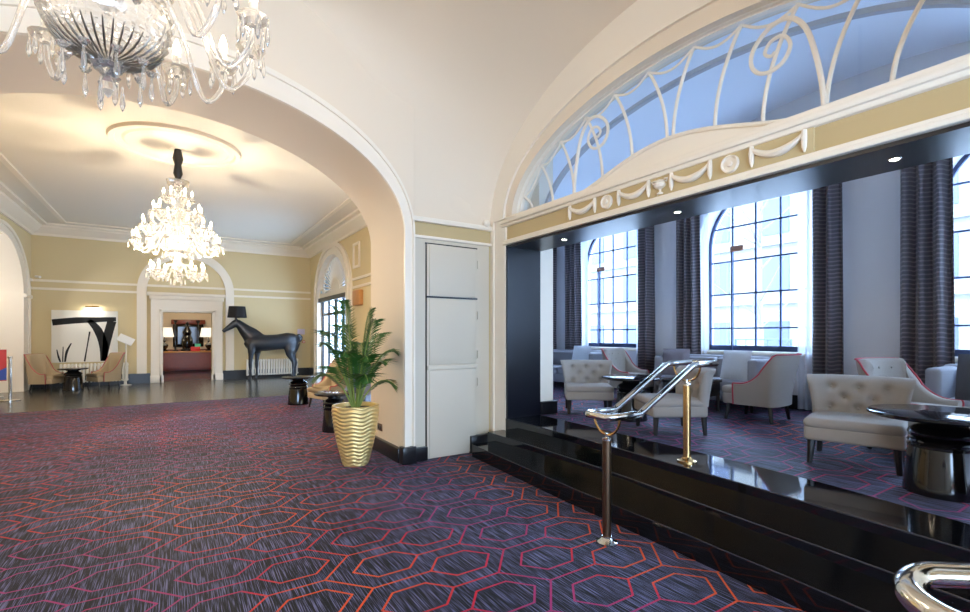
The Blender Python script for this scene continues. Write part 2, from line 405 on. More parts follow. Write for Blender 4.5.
for xx in (-2.55, 3.44): sbox('trim_4', M_white, xx-.05, xx+.05, 6.4, 17.6, HZ-.035, HZ)
sbox('trim_4', M_white, -2.55, 3.44, 17.55, 17.65, HZ-.035, HZ)
# picture rails and skirting
for z in (3.06, 2.83):
    sbox('trim_5', M_white, HX0, -.92, HY1-.035, HY1, z-.035, z+.03); sbox('trim_5', M_white, 1.72, HX1, HY1-.035, HY1, z-.035, z+.03)
    sbox('trim_5', M_white, -.68, 1.48, HY1-.03, HY1, z-.035, z+.03)
    sbox('trim_6', M_white, HX1-.035, HX1, 9.1, 13.4, z-.035, z+.03); sbox('trim_6', M_white, HX0, HX0+.035, 17.98, HY1, z-.035, z+.03)
sbox('baseboard_far', M_black, HX0, -.6, HY1-.03, HY1, 0, .3); sbox('baseboard_far', M_black, 1.41, HX1, HY1-.03, HY1, 0, .3)
sbox('baseboard_right', M_black, HX1-.03, HX1, 9.1, 13.5, 0, .3); sbox('baseboard_right', M_black, HX1-.03, HX1, 17.7, HY1, 0, .3)
sbox('baseboard_left', M_black, HX0, HX0+.03, 17.97, HY1, 0, .3)
# blind arch round the doorway and the door surround
struct(MB().ring(PY, HY1-.07, HY1+.01, ell(.4, 1.09, 2.9, 1.09, legs=.3), ell(.4, 1.34, 2.9, 1.34, legs=.3)).build('trim_7', M_white, smooth=False))
sur = MB().box(-.58, -.27, HY1-.14, HY1+.02, 0, 2.24).box(1.09, 1.39, HY1-.14, HY1+.02, 0, 2.24).box(-.58, 1.39, HY1-.14, HY1+.02, 2.23, 2.62).box(-.68, 1.49, HY1-.24, HY1, 2.74, 2.82, bev=.015).box(-.62, 1.43, HY1-.19, HY1, 2.62, 2.74, bev=.015)
sur.box(-.36, -.29, HY1-.17, HY1, 0, 2.32, bev=.01).box(1.11, 1.18, HY1-.17, HY1, 0, 2.32, bev=.01).box(-.36, 1.18, HY1-.17, HY1, 2.245, 2.32, bev=.01)
sur.box(-.6, -.25, HY1-.17, HY1, 0, .22, bev=.01).box(1.07, 1.41, HY1-.17, HY1, 0, .22, bev=.01)
struct(sur.build('trim_8', M_white))
# left arch archivolt with a light panel door behind it
struct(MB().ring(PX, HX0+.06, HX0-.4, ell(15.45, 1.85, 2.55, 1.35, legs=0), ell(15.45, 2.5, 2.55, 1.62, legs=0)).build('trim_9', M_white, smooth=False))
struct(MB().ring(PX, HX0+.10, HX0, ell(15.45, 2.3, 2.55, 1.52, legs=0), ell(15.45, 2.42, 2.55, 1.60, legs=0)).build('trim_9', M_white, smooth=False))
sbox('wall_passage', M_cream, -5.2, -5.1, 12.0, 18.75, 0, 4.5); sbox('wall_passage', M_cream, -5.2, -3.7, 11.9, 12.0, 0, 4.5); sbox('ceiling', M_cream, -5.2, -3.7, 11.9, 18.75, 4.4, 4.5)
point('passage_fill', (-4.5, 15.4, 3.6), 90, (.95, .97, 1), .15)  # added light, out of view in the passage, to brighten the hall
sbox('trim_10', M_white, HX0-.4, HX0+.12, 17.3, 17.97, 2.5, 2.6, bev=.02)
# right arch: archivolt, fan window and black glazed doors
struct(MB().ring(PX, HX1-.06, HX1+.4, ell(15.55, 1.62, 2.85, 1.2, legs=0), ell(15.55, 2.12, 2.85, 1.6, legs=0)).build('trim_11', M_white, smooth=False))
struct(MB().ring(PX, HX1-.1, HX1, ell(15.55, 1.85, 2.85, 1.40, legs=0), ell(15.55, 1.93, 2.85, 1.47, legs=0)).build('trim_11', M_white, smooth=False))
fan = MB()
fan.ring(PX, HX1+.1, HX1+.16, ell(15.55, .42, 2.92, .36), ell(15.55, .48, 2.92, .41))
fan.ring(PX, HX1+.1, HX1+.16, ell(15.55, 1.56, 2.85, 1.14), ell(15.55, 1.66, 2.85, 1.24))
for k in range(1, 24):
    a = PI*k/24
    fan.tube([(HX1+.13, 15.55+.45*math.cos(a), 2.92+.38*math.sin(a)), (HX1+.13, 15.55+1.6*math.cos(a), 2.87+1.17*math.sin(a))], .028, 6)
fan.prism(ell(15.55, .44, 2.92, .38, 16), PX, HX1+.11, HX1+.15)
fan.box(HX1+.02, HX1+.2, 13.9, 17.2, 2.72, 2.92)
wf = struct(fan.build('window_5', M_white)); struct(MB().prism(ell(15.55, 1.62, 2.85, 1.2), PX, HX1+.18, HX1+.185).build('pane', M_frost, wf))
dm = MB()
for y in (13.97, 14.75, 15.5, 15.6, 16.35, 17.13): dm.box(HX1+.1, HX1+.17, y-.045, y+.045, 0, 2.66)
for z in (.05, 2.2, 2.68): dm.box(HX1+.1, HX1+.17, 13.93, 17.17, z-.05, z+.05)
dm.box(HX1-.02, HX1+.2, 13.9, 17.2, 2.62, 2.76)
dr = struct(dm.build('door_2', M_dframe)); struct(MB().box(HX1+.13, HX1+.14, 13.95, 17.15, 0, 2.68).build('pane', M_pane, dr))
for y in (15.42, 15.68): struct(MB().tube([(HX1+.04, y, .8), (HX1+.04, y, 1.6)], .018, 8).tube([(HX1+.04, y, .9), (HX1+.12, y, .9)], .012, 6).tube([(HX1+.04, y, 1.5), (HX1+.12, y, 1.5)], .012, 6).build('door_handle', M_chrome, dr))
# moulded wall panel between the entrance and the arch
for (y0, y1, z0, z1) in ((12.75, 13.3, 3.35, 4.05),):
    struct(MB().ring(PX, HX1-.04, HX1, [(y0+.07, z0+.07), (y0+.07, z1-.07), (y1-.07, z1-.07), (y1-.07, z0+.07), (y0+.07, z0+.07)], [(y0, z0), (y0, z1), (y1, z1), (y1, z0), (y0, z0)]).build('trim_12', M_white, smooth=False))
sbox('trim_13', M_woodl, HX1-.12, HX1, 12.5, 13.1, 2.3, 2.72, bev=.03)
# parlour beyond the doorway
sbox('wall_parlour', M_cream, -2.6, -2.5, 18.75, 24.2, 0, 4); sbox('wall_parlour', M_cream, 4.0, 4.1, 18.75, 24.2, 0, 4); sbox('wall_parlour', M_cream, -2.5, 4.0, 24.1, 24.2, 0, 4)
sbox('ceiling', M_ceil, -2.6, 4.1, 18.7, 24.2, 3.6, 3.7); sbox('trim_26', M_wood, -2.5, 4.0, 24.05, 24.1, 0, .9)

# ------------------------------------------------------------------ the big arch and the vaulted bay
AC, AH, AZ, AR = -.1, 2.35, 2.7, 1.28
w = MB().archwall(PY, 5.2, 6.3, -3.9, 2.38, 0, 5.6, AC, AH, AZ, AR, 0, n=64)
struct(w.build('wall_arch', M_cream))
def band(name, d0, d1, i, o, P=PY, c=AC, zi=AZ, legs=0):
    return struct(MB().ring(P, d0, d1, ell(c, i[0], zi, i[1], 64, legs=legs), ell(c, o[0], zi, o[1], 64, legs=legs)).build(name, M_white, ang=25))
band('trim_14', 5.165, 5.199, (2.352, 1.282), (2.41, 1.36)); band('trim_14', 5.185, 5.199, (2.41, 1.36), (2.456, 1.50)); band('trim_14', 5.155, 5.199, (2.456, 1.50), (2.478, 1.56))
sbox('wall_door', M_cream, 2.36, 3.60, 5.28, 5.45, 0, 5.6)
struct(MB().box(2.38, 3.54, 5.272, 5.29, 0, 2.87).build('wall_door', M_frieze, smooth=False))
sbox('trim_15', M_white, 2.38, 3.54, 5.22, 5.28, 2.86, 2.92, bev=.01); sbox('trim_15', M_white, 2.38, 3.54, 5.24, 5.28, 2.665, 2.70, bev=.008)
kn = MB().sphere((3.42, 5.23, 2.95), .05, 10); struct(kn.build('trim_16', M_white))
# grey three-panel door in the recess
d1 = struct(MB().box(2.565, 3.265, 5.225, 5.275, .005, 2.60).build('door_1', M_door))
for z0, z1 in ((.02, 1.07), (1.14, 1.945), (1.975, 2.585)): struct(MB().box(2.59, 3.245, 5.212, 5.24, z0, z1, bev=.006).build('panel', M_door, d1))
struct(MB().box(2.565, 3.265, 5.2, 5.24, 1.075, 1.13, bev=.008).build('rail', M_door, d1)); struct(MB().box(2.56, 3.27, 5.208, 5.24, 1.95, 1.97).build('joint', M_black, d1))
for z in (.9, 1.25, 1.75, 2.4): struct(MB().tube([(3.285, 5.22, z-.05), (3.285, 5.22, z+.05)], .011, 8).build('hinge', M_door, d1))
fr = MB()
for a in ((2.40, 2.555), (3.275, 3.47)): fr.box(a[0], a[1], 5.245, 5.271, 0, 2.66)
fr.box(2.555, 3.275, 5.245, 5.271, 2.61, 2.66)
struct(fr.build('frame', M_door, d1)); struct(MB().box(2.545, 3.285, 5.235, 5.27, 2.6, 2.616).build('shadow_joint', M_black, d1)); struct(MB().box(2.552, 2.566, 5.235, 5.27, 0, 2.61).build('shadow_joint', M_black, d1))
# skirting round the pier
sbox('baseboard_pier', M_black, 2.20, 2.26, 5.25, 6.3, 0, .17, bev=.01); sbox('baseboard_pier', M_black, 2.215, 2.385, 5.13, 5.26, 0, .2, bev=.008); sbox('baseboard_pier', M_black, 2.38, 2.56, 5.19, 5.28, 0, .16, bev=.008)
sbox('baseboard_door', M_black, 3.16, 3.52, 5.17, 5.28, 0, .22, bev=.01)
# wall of the opening to the lounge
OC, OX = 2.62, 3.53
w = MB().archwall(PX, OX, 3.78, -3.5, 5.5, 2.97, 5.6, OC, 2.2, 2.98, .98, 2.971, n=64)
struct(w.build('wall_lounge', M_cream))
sbox('wall_lounge', M_white, OX, 4.03, 4.92, 5.28, 0, 2.98); sbox('wall_lounge', M_wallb, 3.99, 4.03, 5.28, 8.5, 0, 5.6); sbox('wall_lounge', M_white, OX, 4.03, -.5, .32, 0, 2.98)
struct(MB().box(OX-.02, OX+.03, 4.93, 5.0, 0, 2.98).box(OX-.02, OX+.03, 5.2, 5.27, 0, 2.98).build('trim_17', M_white, smooth=False))
sbox('wall_lounge', M_frieze, OX, 4.03, .322, 4.918, 2.626, 2.975)                 # the lintel
sbox('trim_18', M_lining, OX-.012, 4.05, .3, 4.93, 2.60, 2.625)              # black soffit
sbox('trim_18', M_lining, OX-.012, 4.05, 4.895, 4.925, .45, 2.61)             # black jamb
sbox('trim_18', M_lining, OX-.012, 4.05, .315, .335, .45, 2.61)
sbox('trim_19', M_white, OX-.05, OX+.01, .3, 4.95, 2.628, 2.665, bev=.008); sbox('trim_19', M_white, OX-.03, OX+.01, .3, 4.95, 2.66, 2.695, bev=.008)
sbox('trim_20', M_white, OX-.06, OX+.12, .2, 5.0, 2.895, 2.94, bev=.012); sbox('trim_20', M_white, OX-.035, OX+.12, .2, 5.0, 2.86, 2.90, bev=.01); sbox('trim_20', M_white, OX-.02, OX+.14, .2, 5.0, 2.93, 2.985, bev=.01)
fz = struct(MB().box(OX-.022, OX+.01, 1.46, 3.80, 2.695, 2.865, bev=.004).build('trim_21', M_frieze))
def swag(y0, y1):
    mb = MB(); zt = 2.835
    for y in (y0, y1): mb.tube([(OX-.03, y, zt+.02), (OX-.035, y, zt-.03), (OX-.033, y, zt-.09), (OX-.03, y, zt-.125)], [.016, .02, .017, .006], 8)
    n = 14; pts = []; rr = []
    for i in range(n+1):
        u = i/n; pts.append((OX-.035, y0+(y1-y0)*u, zt-.075*4*u*(1-u)+.0)); rr.append(.012+.02*math.sin(PI*u)*(.9+.1*math.cos(9*u)))
    mb.tube(pts, rr, 8)
    return struct(mb.build('swag', M_white, fz))
def roundel(y):
    return struct(MB().lathe([(0, .03), (.018, .028), (.024, .016), (.05, .016), (.056, .03), (.064, .03), (.068, 0)], 24, M=Matrix.Translation((OX-.02, y, 2.78)) @ Matrix.Rotation(-PI/2, 4, 'Y')).build('roundel', M_white, fz))
for y0, y1 in ((3.745, 3.39), (3.085, 2.75), (2.52, 2.175), (1.855, 1.51)): swag(y0, y1)
for y in (3.235, 2.015): roundel(y)
struct(MB().lathe([(0, 0), (.03, 0), (.03, .012), (.01, .025), (.014, .045), (.05, .06), (.062, .085), (.045, .095), (.06, .105), (.03, .125), (0, .135)], 20, loc=(OX-.02, 2.637, 2.705)).tube([(OX-.03, 2.57, 2.80), (OX-.03, 2.56, 2.83), (OX-.03, 2.59, 2.83)], .008, 6).tube([(OX-.03, 2.70, 2.80), (OX-.03, 2.715, 2.83), (OX-.03, 2.68, 2.83)], .008, 6).build('urn', M_white, fz))
# archivolt of the fanlight, stepped
def bandX(name, d0, i, o): return struct(MB().ring(PX, d0, 3.75, ell(OC, i[0], 2.97, i[1], 64), ell(OC, o[0], 2.97, o[1], 64)).build(name, M_white, ang=20))
bandX('trim_22', 3.515, (2.37, 1.17), (2.68, 1.56)); bandX('trim_22', 3.50, (2.345, 1.14), (2.375, 1.175)); bandX('trim_22', 3.565, (2.30, 1.09), (2.345, 1.14)); bandX('trim_22', 3.545, (2.275, 1.065), (2.302, 1.092)); bandX('trim_22', 3.61, (2.225, 1.01), (2.276, 1.066)); bandX('trim_22', 3.60, (2.2, .985), (2.226, 1.011))
# raised centre of the sill
def bump(y):
    q = (y-2.65)/1.2
    return 2.985 if abs(q) >= 1 else 2.985+.235*(.5+.5*math.cos(PI*q))**.8
ys = [1.3+.05*i for i in range(55)]
struct(MB().prism([(ys[0], 2.96)]+[(y, bump(y)) for y in ys]+[(ys[-1], 2.96)], PX, 3.60, 3.72).build('trim_23', M_white))
struct(MB().tube([(3.595, y, bump(y)-.018) for y in ys], .018, 8).build('trim_23', M_white))
# the fanlight: glass and curved bars
fl = MB(); XM = 3.665; C2 = 2.65
def arch_z(y): return 2.97+.985*math.sqrt(max(0, 1-((y-OC)/2.2)**2))
fl.ring(PX, 3.64, 3.70, ell(OC, 2.187, 2.97, .972), ell(OC, 2.22, 2.97, 1.0))
rights = [(4.73, 4.56), (4.41, 4.20), (4.07, 3.85), (3.68, 3.44), (3.28, 3.065), (2.88, 2.68)]
tops = []
for sgn in (1, -1):
    for yt, yb in rights:
        t_, b_ = C2+sgn*(yt-C2), C2+sgn*(yb-C2)
        zt, zb = arch_z(t_)-.035, max(2.985, bump(b_))-.01
        if zt < zb+.05: continue
        pts = [(XM, t_+(b_-t_)*math.sin(PI/2*k/12)**1.0, zt+(zb-zt)*(k/12)**1.15) for k in range(13)]
        fl.tube(pts, .015, 8); tops.append((t_, zt))
    sp = [(3.845, 3.02), (3.83, 3.2), (3.79, 3.42), (3.73, 3.62), (3.63, 3.74), (3.5, 3.745), (3.385, 3.65), (3.36, 3.54), (3.41, 3.45), (3.5, 3.42), (3.59, 3.455), (3.635, 3.55), (3.585, 3.64), (3.5, 3.635), (3.46, 3.57), (3.5, 3.53), (3.53, 3.55)]
    pp = smooth_path([(XM-.012, C2+sgn*(a-C2), z) for a, z in sp], 4)
    fl.tube(pp, [.019-.007*i/len(pp) for i in range(len(pp))], 8)
    fl.tube([(XM, C2+sgn*(4.86-C2)-sgn*(.3*(k/8)**.6)*0-sgn*.30*(k/8), 3.0+.42*math.sin(PI/2*(k/8))*(1-.0)) for k in range(9)], .012, 6)
tops.sort()
for (y0, z0), (y1, z1) in zip(tops, tops[1:]):
    fl.tube([(XM, y0+(y1-y0)*k/10, z0+(z1-z0)*k/10-.19*abs(y1-y0)*math.sin(PI*k/10)) for k in range(11)], .011, 6)
lw = struct(fl.build('window_4', M_white)); struct(MB().prism(ell(OC, 2.2, 2.97, .985), PX, 3.69, 3.696).build('pane', M_lunglass, lw))
# sail vault over the bay
def quarter(mx, my):
    mb = MB(); rows = []
    for i in range(25):
        th = R(90*i/24); c_, s_ = math.cos(th), math.sin(th)
        A = Vector((-.1+2.478*c_, 5.198+.07*(1-s_)**3, 2.92+2.33*s_)); B = Vector((3.528, 2.62+2.66*c_, 2.92+1.61*s_))
        C = (A+B)/2+Vector((.81, .58, 0))*.42*math.sin(2*th)+Vector((0, 0, .25*s_))
        rows.append([A*(1-t)**2+C*2*t*(1-t)+B*t*t for t in [k/16 for k in range(17)]])
    crown = Vector((-.1, 2.62, 5.75))
    for t in (.5, 1): rows.append([p.lerp(crown, t)+Vector((0, 0, .12*(t == .5))) for p in rows[24]])
    for r in rows:
        for p in r:
            if mx: p.x = -.2-p.x
            if my: p.y = 5.24-p.y
    mb.grid(rows); return struct(mb.build('ceiling', M_cream, ang=80))
for mx in (0, 1):
    for my in (0, 1): quarter(mx, my)
sbox('ceiling', M_ceil, -5.2, 4.0, -5.05, 5.3, 5.95, 6.05)
sbox('wall_left', M_cream, -4.0, -3.73, -5.05, 6.3, 0, 6); sbox('wall_behind', M_cream, 3.53, 3.8, -5.05, -.5, 0, 6)
sbox('wall_behind', M_cream, -4.0, 3.6, -5.15, -5.05, 2.55, 6.05); sbox('wall_behind', M_cream, -4.0, 3.6, -5.15, -5.05, 0, .9)

# ------------------------------------------------------------------ the lounge shell
LX = 7.4
WIN = (6.77, 3.84, .91, -2.02)
edges = [8.5, 5.305, 2.375, -.555, -3.2]
for k, yc in enumerate(WIN):
    w = MB().archwall(PX, LX, LX+.45, edges[k+1], edges[k], 0, 5.2, yc, .97, 2.95, .97, 1.25, n=32)
    struct(w.build('wall_windows', M_wallb))
    f = MB(); fx0, fx1 = LX+.3, LX+.345
    f.ring(PX, fx0, fx1, ell(yc, .925, 2.95, .925, 32, legs=1.25), ell(yc, .972, 2.95, .972, 32, legs=1.25))
    f.box(fx0, fx1, yc-.97, yc+.97, 1.25, 1.33)
    for y in (-.56, -.186, .186, .56): f.box(fx0+.008, fx1-.008, yc+y-.012, yc+y+.012, 1.3, 2.95+math.sqrt(.94**2-y*y))
    for z in (1.61, 2.17, 2.71, 3.27, 3.62):
        hw = .94 if z < 2.95 else math.sqrt(.94**2-(z-2.95)**2)
        f.box(fx0+.006, fx1-.006, yc-hw, yc+hw, z-.012, z+.012)
    wo = struct(f.build('window_%d' % (k+1) if k < 3 else 'window_6', M_frame))
    struct(MB().prism(ell(yc, .96, 2.95, .96, 24, legs=1.27), PX, LX+.32, LX+.324).build('pane', M_pane, wo))
    struct(MB().box(LX+.22, LX+.24, yc+.51, yc+.535, 1.25, 2.86).build('stay_bar', M_frame, wo)); struct(MB().box(LX+.2, LX+.23, yc+.33, yc+.54, 2.85, 2.94, bev=.006).build('plate', M_brown, wo))
    struct(MB().box(LX-.06, LX+.3, yc-1.02, yc+1.02, 1.2, 1.25, bev=.01).build('sill', M_white, wo))
sbox('wall_lounge_end', M_wallb, 3.99, 7.9, 8.4, 8.6, 0, 5.4); sbox('wall_lounge_end', M_wallb, 3.5, 7.9, -3.3, -3.1, 0, 5.4)
sbox('wall_stub', M_white, 4.05, 4.29, 4.92, 5.3, .45, 5.0)
sbox('baseboard_stub', M_black, 4.06, 4.33, 4.87, 5.34, .45, .62, bev=.01); sbox('baseboard_windows', M_black, LX-.03, LX, -3.1, 8.4, .45, .65)
mb = MB(); rows = []
for i in range(61):
    y = -3.3+12*i/60; q = (y-2.75)/3.6
    z = max(4.1, 3.2+1.66*math.sqrt(1-q*q)) if abs(q) < 1 else 4.1
    rows.append([(x, y, z) for x in (3.76, 5.0, 6.0, 7.5)])
mb.grid(rows); struct(mb.build('ceiling_lounge', M_ceilb, ang=60))
sbox('ceiling_lounge', M_ceilb, 3.9, 7.9, -3.3, 8.6, 5.3, 5.4)
struct(MB().ring(PX, 4.0, 4.06, ell(OC, 2.14, 2.97, .93, 48), ell(OC, 2.19, 2.97, .968, 48)).build('trim_24', M_dimgrey, ang=25))

# ------------------------------------------------------------------ outside
struct(MB().box(8.2, 60, -40, 70, -.6, -.5).build('floor_street', M_pave)).name = 'floor_street'
bd = thing('building', 'pale stone office building across the street outside the lounge windows', 'building', (26, 6, -.5))
MB().box(0, 4, -30, 34, 0, 9.6).build('facade', M_facade, bd, smooth=False)
for z in (3.6, 6.6, 9.4): MB().box(-.4, 0, -30, 34, z, z+.35).build('ledge', M_facade, bd, smooth=False)
for z in (.9, 4.3, 7.2):
    for k in range(16):
        y = -22+3.1*k
        MB().box(-.06, .1, y, y+1.3, z, z+1.8).build('window', M_fglass, bd, smooth=False)
tr = thing('street_tree', 'slim leafless street tree seen through the middle lounge window', 'tree', (16, 8.2, -.5))
mb = MB(); mb.tube([(0, 0, 0), (.05, .02, 2), (0, .05, 4), (.1, 0, 7)], [.12, .1, .08, .03], 8); mb.build('trunk', M_bark, tr)
mb = MB()
for k in range(22):
    z = 2+5*random.random(); a = random.random()*2*PI; L = .7+1.2*random.random()
    mb.tube([(0, 0, z), (L*.5*math.cos(a), L*.5*math.sin(a), z+.5), (L*math.cos(a), L*math.sin(a), z+1.1)], [.035, .025, .01], 5)
mb.build('branches', M_bark, tr)
sg = thing('barrier', 'grey metal barrier frame standing on the pavement outside the lounge windows', 'barrier', (11, 5.6, -.5))
mb = MB()
mb.tube([(0, -.6, 0), (0, -.6, 1.9), (0, .6, 1.9), (0, .6, 0)], .03, 6)
for k in range(1, 5): mb.tube([(0, -.6+.24*k, .3), (0, -.6+.24*k, 1.9)], .012, 5)
mb.tube([(0, -.6, .3), (0, .6, .3)], .02, 6); mb.build('frame', M_frame, sg)

# ------------------------------------------------------------------ curtains
def curtain(y0, y1, label, x=LX-.18, sheer=False, z0=.47, z1=4.0, axis='Y', cat='curtain', amp=.055):
    n = 60; L = y1-y0; folds = max(2, round(abs(L)/.15)); rows = []
    for z, pinch in ((z0, 1), (z0+1.2, .97), (2.4, .95), (z1, .92)):
        rr = []
        for i in range(n+1):
            u = i/n; a = (y0+y1)/2+(u-.5)*L*pinch; d = x+amp*math.sin(2*PI*folds*u)+.015*math.sin(7*u+z)
            rr.append((d, a, z) if axis == 'Y' else (a, d, z))
        rows.append(rr)
    mb = MB(); mb.grid(rows); o = mb.build('sheer_curtain' if sheer else 'curtain', M_sheer if sheer else M_drape, ang=80)
    if not sheer:
        so = o.modifiers.new('thick', 'SOLIDIFY'); so.thickness = .008
    o['label'] = label; o['category'] = cat
    o['group'] = 'sheer curtains at the lounge windows' if sheer else 'dark patterned drapes along the lounge windows'
    return o
curtain(7.40, 7.88, 'dark brown-grey drape at the far left edge of the leftmost lounge window')
curtain(5.55, 5.92, 'dark drape at the right edge of the leftmost lounge window')
curtain(4.65, 5.10, 'dark patterned drape at the left edge of the middle lounge window')
curtain(2.66, 3.02, 'dark patterned drape at the right edge of the middle lounge window')
curtain(1.61, 2.09, 'wide dark patterned drape beside the lounge window at the right edge of the photo')
curtain(7.05, 7.34, 'narrow grey drape on the end wall beside the white stub pillar', x=8.3, axis='X')
curtain(3.02, 3.25, 'pale sheer curtain gathered at the right of the middle lounge window', x=LX-.08, sheer=True, amp=.03)
curtain(7.30, 7.50, 'pale sheer curtain gathered at the left of the leftmost lounge window', x=LX-.07, sheer=True, amp=.03)
curtain(5.90, 6.04, 'pale sheer curtain gathered at the right of the leftmost lounge window', x=LX-.07, sheer=True, amp=.03)
curtain(4.58, 4.74, 'pale sheer curtain gathered at the left of the middle lounge window', x=LX-.07, sheer=True, amp=.03)
# small downlights in the soffit
for y, lb in ((4.14, 'leftmost small round downlight in the black soffit of the opening'), (2.66, 'second small downlight from the left in the black soffit'), (1.12, 'third small downlight from the left, above the wide right drape')):
    t = thing('downlight', lb, 'downlight', (3.78, y, 2.6), 0, 'downlights in the soffit of the opening')
    MB().lathe([(.025, -.004), (.035, -.006), (.037, 0)], 20).build('bezel', M_chrome, t); MB().lathe([(0, -.004), (.025, -.004), (.025, .0)], 20).build('lens', M_led, t)

# ------------------------------------------------------------------ lounge furniture
Z = .45
def legs(t, pts, h, r0=.028, r1=.018, m=M_leg, splay=.03):
    for x, y in pts:
        sx, sy = (1 if x > 0 else -1)*splay, (1 if y > 0 else -1)*splay
        b = MB(); b.tube([(x, y, h+.02), (x+sx*.5, y+sy*.5, h*.5), (x+sx, y+sy, 0)], [r0, (r0+r1)/2, r1], 8); b.build('leg', m, t)
def tuft_panel(W, H, T, pts, nx=44, nz=28, wing=0, lean=0, roll=.05):
    """upholstered back: front face at -y, dimpled at pts, wings curving forward at the sides"""
    mb = MB(); F = []; B = []
    for j in range(nz+1):
        v = j/nz; rf = []; rb = []
        for i in range(nx+1):
            u = i/nx*2-1
            x = u*W/2*(1+wing*.42*v**1.6*abs(u)**3); z = v*H
            dim = sum(.045*math.exp(-((x-a)**2+(z-c)**2)/.0011) for a, c in pts)
            edge_ = T*.5*max(0, 1-max(0, (abs(u)-.9)/.1)**2*.7)*max(.35, 1-max(0, (v-.88)/.12)**2*.6)
            cy = lean*v - wing*abs(u)**4*.32*(.35+.65*v)+ roll*max(0, (v-.8)/.2)**2
            rf.append((x, cy-edge_-.012*math.cos(u*1.4)+dim, z)); rb.append((x, cy+edge_, z))
        F.append(rf); B.append(rb)
    V = mb.grid(F); U = mb.grid(B)
    bm = mb.bm
    for j in range(nz):
        bm.faces.new((V[j][0], V[j+1][0], U[j+1][0], U[j][0])); bm.faces.new((V[j][-1], U[j][-1], U[j+1][-1], V[j+1][-1]))
    for i in range(nx):
        bm.faces.new((V[0][i], U[0][i], U[0][i+1], V[0][i+1])); bm.faces.new((V[-1][i], V[-1][i+1], U[-1][i+1], U[-1][i]))
    return mb
def slipper_chair(label, loc, rz, m=M_chairb, W=.62):
    t = thing('slipper_chair', label, 'chair', loc, rz, 'armless tufted chairs in the lounge')
    MB().box(-W/2, W/2, -.31, .27, .19, .31, bev=.025, seg=3).build('seat_base', m, t)
    MB().box(-W/2-.004, W/2+.004, -.325, .25, .29, .375, bev=.04, seg=4).build('seat', m, t)
    pts = [(-.2, .29), (0, .29), (.2, .29), (-.1, .20), (.1, .20), (-.2, .11), (0, .11), (.2, .11)]
    b = tuft_panel(W, .39, .11, pts, wing=.42, lean=.09).build('backrest', m, t, loc=(0, .26, .30), ang=70)
    for x, z in pts: MB().sphere((x, -.055+.09*z/.39+.018, z), .011, 8, (1, .5, 1)).build('button', m, b)
    legs(t, [(-W/2+.05, -.26), (W/2-.05, -.26), (-W/2+.05, .24), (W/2-.05, .24)], .20, .032, .02, splay=.012)
    return t
slipper_chair('armless tufted beige chair in front, beside the black pedestal table at right', (4.74, 1.66, Z), R(-75), W=.64)
slipper_chair('armless tufted chair beside the white stub pillar, left of the handrail', (4.78, 4.76, Z), R(-40))
slipper_chair('armless chair turned sideways directly behind the upper end of the handrail', (4.60, 3.32, Z), R(-122))

